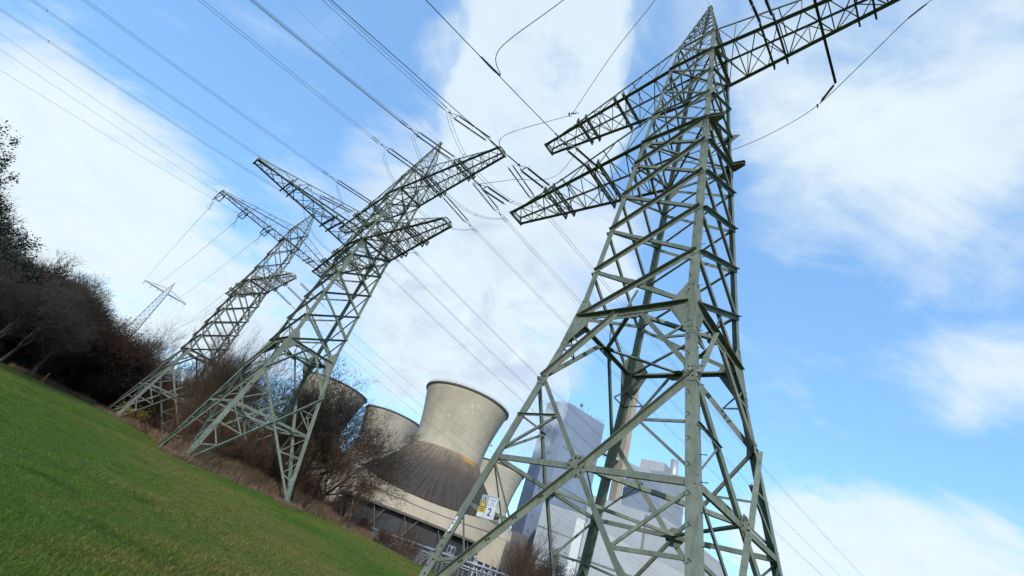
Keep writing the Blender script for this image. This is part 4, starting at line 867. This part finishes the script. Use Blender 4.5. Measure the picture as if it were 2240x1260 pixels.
def cooling_tower(az, D, label, cm, full):
    x, y = D*math.sin(rad(az)), D*math.cos(rad(az)); root = empty('cooling_tower', (x, y, 0)); tag(root, label, 'cooling tower', 'old concrete cooling towers')
    if not full: root.location = (x, y, 0)
    out_p = [(20.3, 44.6), (20.15, 47), (20.2, 50), (20.5, 54), (21.2, 59), (22.2, 64), (23.4, 69), (24.7, 74), (25.5, 76.8)]
    sh = revolve(out_p+[(25.5, 77.3), (24.9, 77.3)]+[(r-.6, z) for r, z in out_p[::-1]]); sh.build('shell', cm, root, smooth=True)
    revolve([(25.45, 76.7), (26.3, 76.9), (26.35, 77.8), (24.9, 77.8), (24.9, 77.2)]).build('rim', RIM, root)
    sk_ = [(20.1, 45.4), (21.3, 43.2), (23.2, 40.6), (26.0, 37.4), (29.6, 33.4), (33.6, 29.6), (37.2, 26.4), (38.4, 25.8)]
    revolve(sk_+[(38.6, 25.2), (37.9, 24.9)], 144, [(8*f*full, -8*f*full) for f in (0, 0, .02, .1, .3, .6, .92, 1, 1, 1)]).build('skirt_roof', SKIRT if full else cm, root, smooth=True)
    bd = MB(); prof = [(38.0, 25.4), (38.5, 24.2), (41.6, 15.4), (43.8, 10.6)]; b_ = revolve(prof+[(43.9, 10.2), (43.2, 9.9), (42.8, 10.6)], 144, [(8*full, -7.9*full), (8*full, -7.6*full), (7*full, -2.5*full), (6*full, -.6*full), (6*full, -.6*full), (6*full, -.6*full), (6*full, -.6*full)]); b_.build('band', BAND if full else cm, root)
    lv = revolve([(40.9, 13), (40.9, GZ)], 144, [(6*full, -1), (6*full, 0)]); lv.build('louvre_wall', LOUV, root)
    if full:
        led = revolve([(40.55, 18.1), (40.9, 18.1), (40.9, 17.7), (40.6, 17.7)], 144, [(7.35, -4.2)]*4); led.build('ledge', RIM, root)
        eav = revolve([(43.4, 10.5), (44.4, 10.0), (44.3, 9.3), (42.6, 9.0)], 144, [(6, -.6)]*4); eav.build('eave', RIM, root)
        q = MB(); n = 40
        for i in range(n):
            a = 2*math.pi*i/n; b = a+2*math.pi/n*1.4*(1 if i % 2 else -1); R_ = 43.0+6*max(0, -math.sin(a))**2; q.bar((R_*math.cos(a), R_*math.sin(a), 9.8), (R_*1.015*math.cos(b), R_*1.015*math.sin(b), GZ), .3, .3)
        q.build('strut', mat('strut_conc', (.12, .10, .08), .9)[0], root)
        q = MB()
        for i in range(144):
            a = 2*math.pi*i/144; r9 = 41.1+6*max(0, -math.sin(a))**2; q.bar((r9*math.cos(a), r9*math.sin(a), 10.5), (r9*math.cos(a), r9*math.sin(a), GZ), .12, .25)
        q.build('louvre_rib', LOUV, root)
        a = rad(-42); q = MB()
        for z in np.arange(20, 76, 1.2): pass
        ca = rad(-10); q.box((22.3*math.cos(ca), 22.3*math.sin(ca), 58), 1.2, 1.0, 1.0, ca); q.build('inspection_hatch', GALV, root)
    return root
cooling_tower(.12, 260, 'foreground cooling tower with dark skirt roof, pale band and orange stain', CT1, True)
cooling_tower(-7.5, 384, 'beige cooling tower half hidden behind the left flank of the foreground tower', CT2, False)
cooling_tower(-15.6, 368, 'cooling tower largely hidden behind the round leafless tree and the second pylon', CT2, False)
cooling_tower(6.5, 414, 'cream cooling tower peeping out right of the foreground tower, in front of the blue block', mat_c4 if False else concrete('tower_cream', (.37, .335, .265), (.28, .25, .195), .05, 13), False)
# ------------------------------------------------------------------ power station blocks
def clad(name, base, vs_=.35, tint=.12):
    m, t, p = mat(name, base, .55, 0, .35); c = N(t, 'ShaderNodeTexCoord'); sp_ = N(t, 'ShaderNodeSeparateXYZ'); t.links.new(c.outputs['Object'], sp_.inputs[0])
    s1 = M(t, 'LESS_THAN', M(t, 'FRACT', M(t, 'MULTIPLY', M(t, 'ADD', sp_.outputs[0], M(t, 'MULTIPLY', sp_.outputs[1], .7)), .4)), .06); s2 = M(t, 'LESS_THAN', M(t, 'FRACT', M(t, 'MULTIPLY', sp_.outputs[2], .125)), .02)
    a = ramp(t, noise(t, .03, 5, .6), [(.3, tuple(x*(1-tint) for x in base)), (.7, tuple(min(1, x*(1+tint)) for x in base))]); a = mixc(t, M(t, 'MULTIPLY', M(t, 'MAXIMUM', s1, s2), .32), a, tuple(x*.55 for x in base))
    t.links.new(a, p.inputs['Base Color']); return m
CB = clad('cladding_shaded_blue', (.082, .112, .18)); CBL = clad('cladding_lit_blue', (.175, .21, .275)); CG = clad('cladding_grey', (.225, .24, .262)); CGL = clad('cladding_white', (.30, .307, .325)); CTAN = concrete('stair_concrete', (.33, .27, .215), (.25, .205, .16), .0, 20)
GLZ, _t, _p = mat('window_glass', (.05, .06, .07), .15, 0, .6)
def azp(az, D): return V(D*math.sin(rad(az)), D*math.cos(rad(az)), 0)
def prism(name, pts, z0, z1s, mats, parent, roofmat=None):
    # pts counter-clockwise; z1s roof height per corner; each wall its own material -> grouped by material
    c0 = np.asarray(parent.location)[:2] if parent else V(0, 0)
    by = {}
    n = len(pts)
    for i in range(n):
        a, b = pts[i], pts[(i+1) % n]; m = mats[i % len(mats)]; mb = by.setdefault(m.name, (MB(), m))[0]
        mb.add([(a[0]-c0[0], a[1]-c0[1], z0), (b[0]-c0[0], b[1]-c0[1], z0), (b[0]-c0[0], b[1]-c0[1], z1s[(i+1) % n]), (a[0]-c0[0], a[1]-c0[1], z1s[i])], [(0, 1, 2, 3)])
    for mb, m in by.values(): mb.build('wall', m, parent, recalc=False)
    mb = MB(); mb.add([(p[0]-c0[0], p[1]-c0[1], z) for p, z in zip(pts, z1s)], [tuple(range(n))]); mb.build('roof', roofmat or RIM, parent, recalc=False)
def block(name, label, cat, pts, z1s, mats, z0=GZ, roofmat=None):
    c = sum(pts)/len(pts); root = empty(name, (c[0], c[1], 0)); tag(root, label, cat); prism(name, pts, z0, z1s, mats, root, roofmat); return root
# boiler house: left side with its shade put into a darker blue, front, right
A, B, C_, D_ = azp(10.3, 446), azp(11.7, 424), azp(13.3, 424), azp(18.2, 462); E_, F_ = azp(17.0, 520), azp(10.5, 505)
hA, hB, hC, hD = 446*math.tan(rad(20.0)), 424*math.tan(rad(20.6)), 424*math.tan(rad(20.75)), 462*math.tan(rad(19.4))
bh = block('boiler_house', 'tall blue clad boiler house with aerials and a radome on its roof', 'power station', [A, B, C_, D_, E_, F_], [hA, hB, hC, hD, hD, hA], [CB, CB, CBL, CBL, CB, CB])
c0 = np.asarray(bh.location); mbw = None
for e in (17.4, 15.75, 14.4, 13.1, 11.7, 10.2, 8.7, 7.1, 5.6):
    d = azp(12.22, 423.4); z = 424*math.tan(rad(e)); w_ = MB(); w_.box((d[0]-c0[0], d[1]-c0[1], z-1.2), 1.9, .4, 2.4, rad(-12)); w_.build('window', GLZ, bh)
def antenna(parent, x, y, z, h, r=.12, ball=False):
    mb = MB(); mb.tube((x, y, z), (x, y, z+h), r, r*.6, 6)
    if ball: mb.ball((x, y, z+h+1.4), 1.7, 12); mb.box((x, y, z+h-.6), 2.4, 2.4, .3)
    else:
        for q in (.55, .8): mb.bar((x-.7, y, z+h*q), (x+.7, y, z+h*q), .12)
    mb.build('aerial', GALV, parent)
for az_, h_, bl, off in ((12.2, 9, 0, 3), (13.0, 4, 0, 3), (14.0, 5, 0, 5), (14.75, 6, 1, 4), (15.1, 9.5, 0, 3), (15.7, 10, 0, 3), (16.3, 5, 0, 3), (16.9, 5, 0, 3), (17.2, 6, 0, 2), (17.45, 4, 0, 2), (17.7, 5, 0, 2), (17.95, 6, 0, 2)):
    t_ = (az_-13.3)/4.9; D0 = 424 if t_ < 0 else 424+38*t_; zz = hC+(hD-hC)*max(t_, 0); q = azp(az_, D0+off); antenna(bh, q[0]-c0[0], q[1]-c0[1], zz-.3, h_, .28, bool(bl))
# concrete stair tower
st1 = block('stair_tower', 'slim concrete stair tower right of the blue boiler house, behind the nearest pylon', 'tower', [azp(20.35, 470), azp(21.15, 462), azp(21.75, 468), azp(21.0, 480)], [470*math.tan(rad(25))]*4, [CTAN, CTAN, CTAN, CTAN])
c1 = np.asarray(st1.location); q = azp(21.2, 461.7); w_ = MB(); w_.box((q[0]-c1[0], q[1]-c1[1], 462*math.tan(rad(15.2))), .7, .5, 4.5, rad(-21)); w_.build('window', GLZ, st1)
# inclined conveyor galleries
def gallery(a, b, w, h, label):
    root = empty('conveyor_gallery', a); tag(root, label, 'conveyor', 'conveyor galleries of the power station'); mb = MB(); mb.bar((0, 0, 0), b-a, w, h); mb.build('housing', CGL, root)
    mb = MB(); mb.bar(V(0, 0, -h/2-.6), b-a+V(0, 0, -h/2-.6), w*.9, 1.1); mb.build('girder', RIM, root)
gallery(azp(18.0, 455)+V(0, 0, 455*math.tan(rad(16.4))), azp(20.6, 466)+V(0, 0, 466*math.tan(rad(15.9))), 5, 2, 'short gallery between the boiler house and the stair tower')
gallery(azp(21.3, 470)+V(0, 0, 470*math.tan(rad(15.5))), azp(24.4, 500)+V(0, 0, 500*math.tan(rad(15.2))), 6, 7, 'white gallery right of the stair tower')
# second block: left wall's shade put into a bluer cladding tone
b2 = block('boiler_house', 'smaller boiler house right of the stair tower', 'power station', [azp(21.8, 520), azp(26.05, 512), azp(28.6, 560), azp(24, 575)], [520*math.tan(rad(15.3)), 512*math.tan(rad(15.95)), 560*math.tan(rad(15.95)), 560*math.tan(rad(15.6))], [clad('cladding_shaded_slate', (.17, .205, .27)), CG, CG, CB])
block('lift_housing', 'pale box on the roof of the smaller boiler house', 'power station', [azp(23.3, 522), azp(26.05, 516), azp(26.9, 535), azp(24.2, 545)], [522*math.tan(rad(16.75))]*4, [CGL, CG, CG, CG], z0=520*math.tan(rad(14.9)))
c2 = np.asarray(b2.location)
for e in (13.2, 11.5, 9.9, 8.2): q = azp(25.2, 512.6); w_ = MB(); w_.box((q[0]-c2[0], q[1]-c2[1], 513*math.tan(rad(e))), 2, .5, 2.6, rad(-24)); w_.build('window', GLZ, b2)
stk = revolve([(4.6, GZ), (4.6, 170), (4.6, 189), (4.1, 189), (4.1, 180)], 40); so_ = stk.build('steel_stack', mat('stack_steel', (.42, .40, .39), .45, .5)[0], smooth=True); so_.location = (*azp(27.15, 600)[:2], 0); tag(so_, 'round steel stack peeping over the smaller boiler house', 'chimney')
# halls in front
block('turbine_hall', 'tall pale grey hall left, overlapping the foot of the blue boiler house', 'building', [azp(13.15, 372), azp(18.3, 378), azp(18.6, 400), azp(14, 410)], [372*math.tan(rad(8.85)), 378*math.tan(rad(9.0)), 400*math.tan(rad(8.8)), 410*math.tan(rad(8.4))], [CG, CGL, CG, CG], roofmat=CGL)
h2 = block('turbine_hall', 'long grey hall stretching right behind the nearest pylon\'s legs', 'building', [azp(18.2, 400), azp(26.9, 402), azp(33.0, 420), azp(33.2, 470), azp(19, 470)], [400*math.tan(rad(11.3)), 402*math.tan(rad(11.2)), 420*math.tan(rad(8.4)), 470*math.tan(rad(7.8)), 470*math.tan(rad(10.5))], [CG, CG, CG, CG, CG], roofmat=CGL)
h3 = block('low_hall', 'lower white hall in front of the long grey hall', 'building', [azp(18.35, 377), azp(30.5, 379), azp(31, 398), azp(18.5, 398)], [377*math.tan(rad(8.3)), 379*math.tan(rad(6.3)), 398*math.tan(rad(6.2)), 398*math.tan(rad(8.1))], [CGL, CGL, CGL, CGL], roofmat=CG)
c3 = np.asarray(h3.location)
for a_ in (19.6, 20.6, 24.0, 25.0, 26.0): q = azp(a_, 376.4); w_ = MB(); w_.box((q[0]-c3[0], q[1]-c3[1], 10), 4.6, .6, 9, rad(-a_)); w_.build('window', GLZ, h3)
for a_ in (10.95,): block('plant_shed', 'small dark brown building at the cooling tower\'s right foot', 'building', [azp(10.6, 300), azp(12.5, 305), azp(12.6, 325), azp(10.7, 320)], [300*math.tan(rad(5.0))]*4, [mat('brown_clad', (.085, .075, .075), .8)[0]])
sh_ = block('pump_house', 'pale box building on stilts at the right foot of the foreground cooling tower', 'building', [azp(7.5, 190), azp(10.2, 192), azp(10.8, 205), azp(8.2, 206)], [190*math.tan(rad(3.75))]*4, [BAND, BAND, BAND, BAND], z0=190*math.tan(rad(.9)))
cs = np.asarray(sh_.location); mb = MB()
for a_ in (7.6, 8.5, 9.3, 10.1): q = azp(a_, 191)-cs; mb.bar((q[0], q[1], 3.4), (q[0], q[1], GZ), .5); mb.bar((q[0], q[1], 3.2), (q[0]+2.6, q[1], -3), .35)
mb.build('stilt', CGL, sh_)
lb = block('annex', 'flat dark topped annex at the left foot of the foreground cooling tower', 'building', [azp(-11.4, 205), azp(-9.7, 207), azp(-9.5, 230), azp(-11.5, 230)], [205*math.tan(rad(4.6))]*4, [BAND, BAND, BAND, BAND])
# pipe bridge and fence at the plant edge
pr = empty('pipe_bridge', azp(0, 96)); tag(pr, 'silver pipe bridge running in front of the cooling tower louvres', 'pipes'); co = azp(0, 96)
def pz(az, D, el): return azp(az, D)+V(0, 0, D*math.tan(rad(el)))-co
SIL, _t, _p = mat('pipe_silver', (.33, .34, .35), .5, .5)
P0, P1 = pz(-4.6, 104, .0), pz(11.5, 88, .62)
for k_, (dz_, r_) in enumerate(((0, .2), (-.75, .14), (-1.15, .09))): mb = MB(); mb.tube(P0+V(0, .2*k_, dz_), P1+V(0, .2*k_, dz_), r_, n=12); mb.build('pipe', SIL, pr, smooth=True)
RAILM0, _t, _p = mat('trestle_grey', (.10, .105, .11), .7, .1)
mb = MB()
for i in range(15):
    q = P0+(P1-P0)*(i/14); zg = float(ground(q[0]+co[0], q[1]+co[1])); mb.bar((q[0]-.4, q[1]+.3, q[2]), (q[0]-.4, q[1]+.3, zg-.5), .16); mb.bar((q[0]+.4, q[1]+.3, q[2]), (q[0]+.4, q[1]+.3, zg-.5), .16)
    for dz_ in (-.3, -1.0): mb.bar((q[0]-.7, q[1]+.3, q[2]+dz_), (q[0]+.7, q[1]+.3, q[2]+dz_), .12)
mb.build('trestle', RAILM0, pr)
mb = MB()
for a_ in (4.6, 7.4): q = pz(a_, 95, .55); mb.box(q+V(0, 0, 0), 1.3, 1, .1); mb.tube(q, q+V(0, 0, 1.0), .18, n=10); mb.ball(q+V(0, 0, .9), .38, 10); mb.bar(q+V(-.7, 0, 1.2), q+V(.7, 0, 1.2), .08); mb.bar(q+V(-.7, 0, 0), q+V(-.7, 0, 1.2), .07); mb.bar(q+V(.7, 0, 0), q+V(.7, 0, 1.2), .07)
mb.build('valve', SIL, pr)
RAILM, _t, _p = mat('rail_grey', (.09, .095, .095), .7, .1)
fr = empty('fence', azp(0, 84)); tag(fr, 'grey metal railing fence behind the field, below the pipes', 'fence'); co2 = azp(0, 84); mb = MB(); rl = MB()
prev = None
for i in range(34):
    a_ = -5.5+.42*i; q = azp(a_, 84)-co2; zg = float(ground(q[0]+co2[0], q[1]+co2[1])); zt_ = 84*math.tan(rad(-.55)); mb.bar((q[0], q[1], zg-.2), (q[0], q[1], zt_), .07)
    cur = V(q[0], q[1], zt_)
    if prev is not None:
        for d_ in (0, .4, .8, 1.2): rl.bar(prev-V(0, 0, d_), cur-V(0, 0, d_), .04)
    prev = cur
mb.build('fence_post', RAILM, fr); rl.build('rail', RAILM, fr)
# ------------------------------------------------------------------ steam drifting from the hidden cooling towers
def steam(name, pts, dens, label):
    mb = MB(); n = 20; vs = []; rd_ = random.Random(3)
    for j, (az, D, z, r) in enumerate(pts):
        c = azp(az, D)
        for i in range(n): a = 2*math.pi*i/n; rr = r*(1+.12*math.sin(3*a+j)+.08*rd_.uniform(-1, 1)); vs.append(V(c[0]+rr*math.cos(a), c[1]+rr*math.sin(a), z+.15*r*math.sin(2*a+j)))
    m = len(pts); mb.add(vs, [(j*n+i, j*n+(i+1) % n, (j+1)*n+(i+1) % n, (j+1)*n+i) for j in range(m-1) for i in range(n)]+[tuple(range(n))[::-1], tuple(range((m-1)*n, m*n))])
    mt = bpy.data.materials.new(name); mt.use_nodes = True; t = mt.node_tree; t.nodes.clear(); o_ = N(t, 'ShaderNodeOutputMaterial'); v = N(t, 'ShaderNodeVolumePrincipled')
    v.inputs['Color'].default_value = (1, 1, 1, 1); v.inputs['Anisotropy'].default_value = 0
    nz_ = noise(t, .035, 4, .6); mr = N(t, 'ShaderNodeMapRange'); t.links.new(nz_, mr.inputs[0]); mr.inputs[1].default_value = .44; mr.inputs[2].default_value = .60; mr.inputs[4].default_value = dens
    t.links.new(mr.outputs[0], v.inputs['Density']); t.links.new(v.outputs[0], o_.inputs['Volume'])
    o = mb.build(name, mt); o.modifiers.new('s', 'SUBSURF').render_levels = 1; tag(o, label, 'steam', kind='stuff'); return o
steam('steam', [(7.6, 416, 72, 14), (7.8, 414, 90, 22), (8.6, 410, 112, 25), (9.2, 405, 135, 27), (9.3, 402, 158, 27), (8.6, 400, 180, 25), (7.8, 400, 200, 20), (7.0, 400, 215, 12)], .04, 'soft white steam rising between the cooling tower and the boiler house')

# ------------------------------------------------------------------ small plant details
def onwall(parent, a0, d0, a1, d1, z0, z1, name, matl, off=.35, thick=.5):
    c = np.asarray(parent.location); A_ = azp(a0, d0); B_ = azp(a1, d1); q = MB(); n = unit(cross(B_-A_, V(0, 0, 1))); n = n if n@V(*A_) < 0 else -n
    q.plate([A_+n*off+V(0, 0, z0)-V(c[0], c[1], 0), B_+n*off+V(0, 0, z0)-V(c[0], c[1], 0), B_+n*off+V(0, 0, z1)-V(c[0], c[1], 0), A_+n*off+V(0, 0, z1)-V(c[0], c[1], 0)], n, thick); return q.build(name, matl, parent)
DKB = mat('dark_band', (.10, .11, .125), .6)[0]; LTB = mat('light_band', (.42, .43, .44), .6)[0]
h1_ = [o for o in bpy.data.objects if o.name.startswith('turbine_hall')]
onwall(h1_[0], 17.3, 377, 18.25, 378, GZ, 56, 'wall_strip', LTB); onwall(h1_[0], 13.2, 372, 17.25, 377, 20, 21.2, 'louvre_band', DKB); onwall(h1_[0], 13.2, 372, 17.25, 377, 41, 41.7, 'louvre_band', DKB)
if len(h1_) > 1:
    onwall(h1_[1], 18.3, 400, 26.8, 402, 70.5, 71.5, 'louvre_band', DKB)
    for a_ in (20.2, 22.4, 24.7): onwall(h1_[1], a_, 400.5, a_+.25, 400.7, 50, 78, 'downpipe', DKB)
onwall(h3, 18.4, 377, 30.4, 379, 30.5, 31.6, 'louvre_band', DKB)
onwall(bh, 13.6, 424+2.4, 18.0, 460.3, 118, 118.8, 'cladding_joint', DKB, .2, .2); onwall(bh, 13.6, 424+2.4, 18.0, 460.3, 84, 84.8, 'cladding_joint', DKB, .2, .2)
for a_, d_ in ((14.6, 434), (16.6, 449)): onwall(bh, a_, d_, a_+.06, d_+.5, 20, 150, 'cladding_joint', DKB, .25, .2)
# gangway and ladder on the foreground cooling tower
ct = [o for o in bpy.data.objects if o.name == 'cooling_tower'][0]; q = MB(); a_ = rad(-28)
prof_ = [(20.4, 45.0), (20.4, 50), (20.8, 55), (21.6, 60), (22.6, 65), (23.8, 70), (25.0, 75), (25.8, 77.2)]
for s_ in (-.3, .3):
    q.poly([V((r+.35)*math.cos(a_)-s_*math.sin(a_), (r+.35)*math.sin(a_)+s_*math.cos(a_), z) for r, z in prof_], .07, 4)
q.build('ladder', GALV, ct)
q = MB(); n = 96
for i in range(n):
    a0, a1 = 2*math.pi*i/n, 2*math.pi*(i+1)/n
    for z in (78.6, 79.0): q.bar((26.0*math.cos(a0), 26.0*math.sin(a0), z), (26.0*math.cos(a1), 26.0*math.sin(a1), z), .06)
    if i % 2 == 0: q.bar((26.0*math.cos(a0), 26.0*math.sin(a0), 77.7), (26.0*math.cos(a0), 26.0*math.sin(a0), 79.0), .06)
q.build('guard_rail', RAILM, ct)
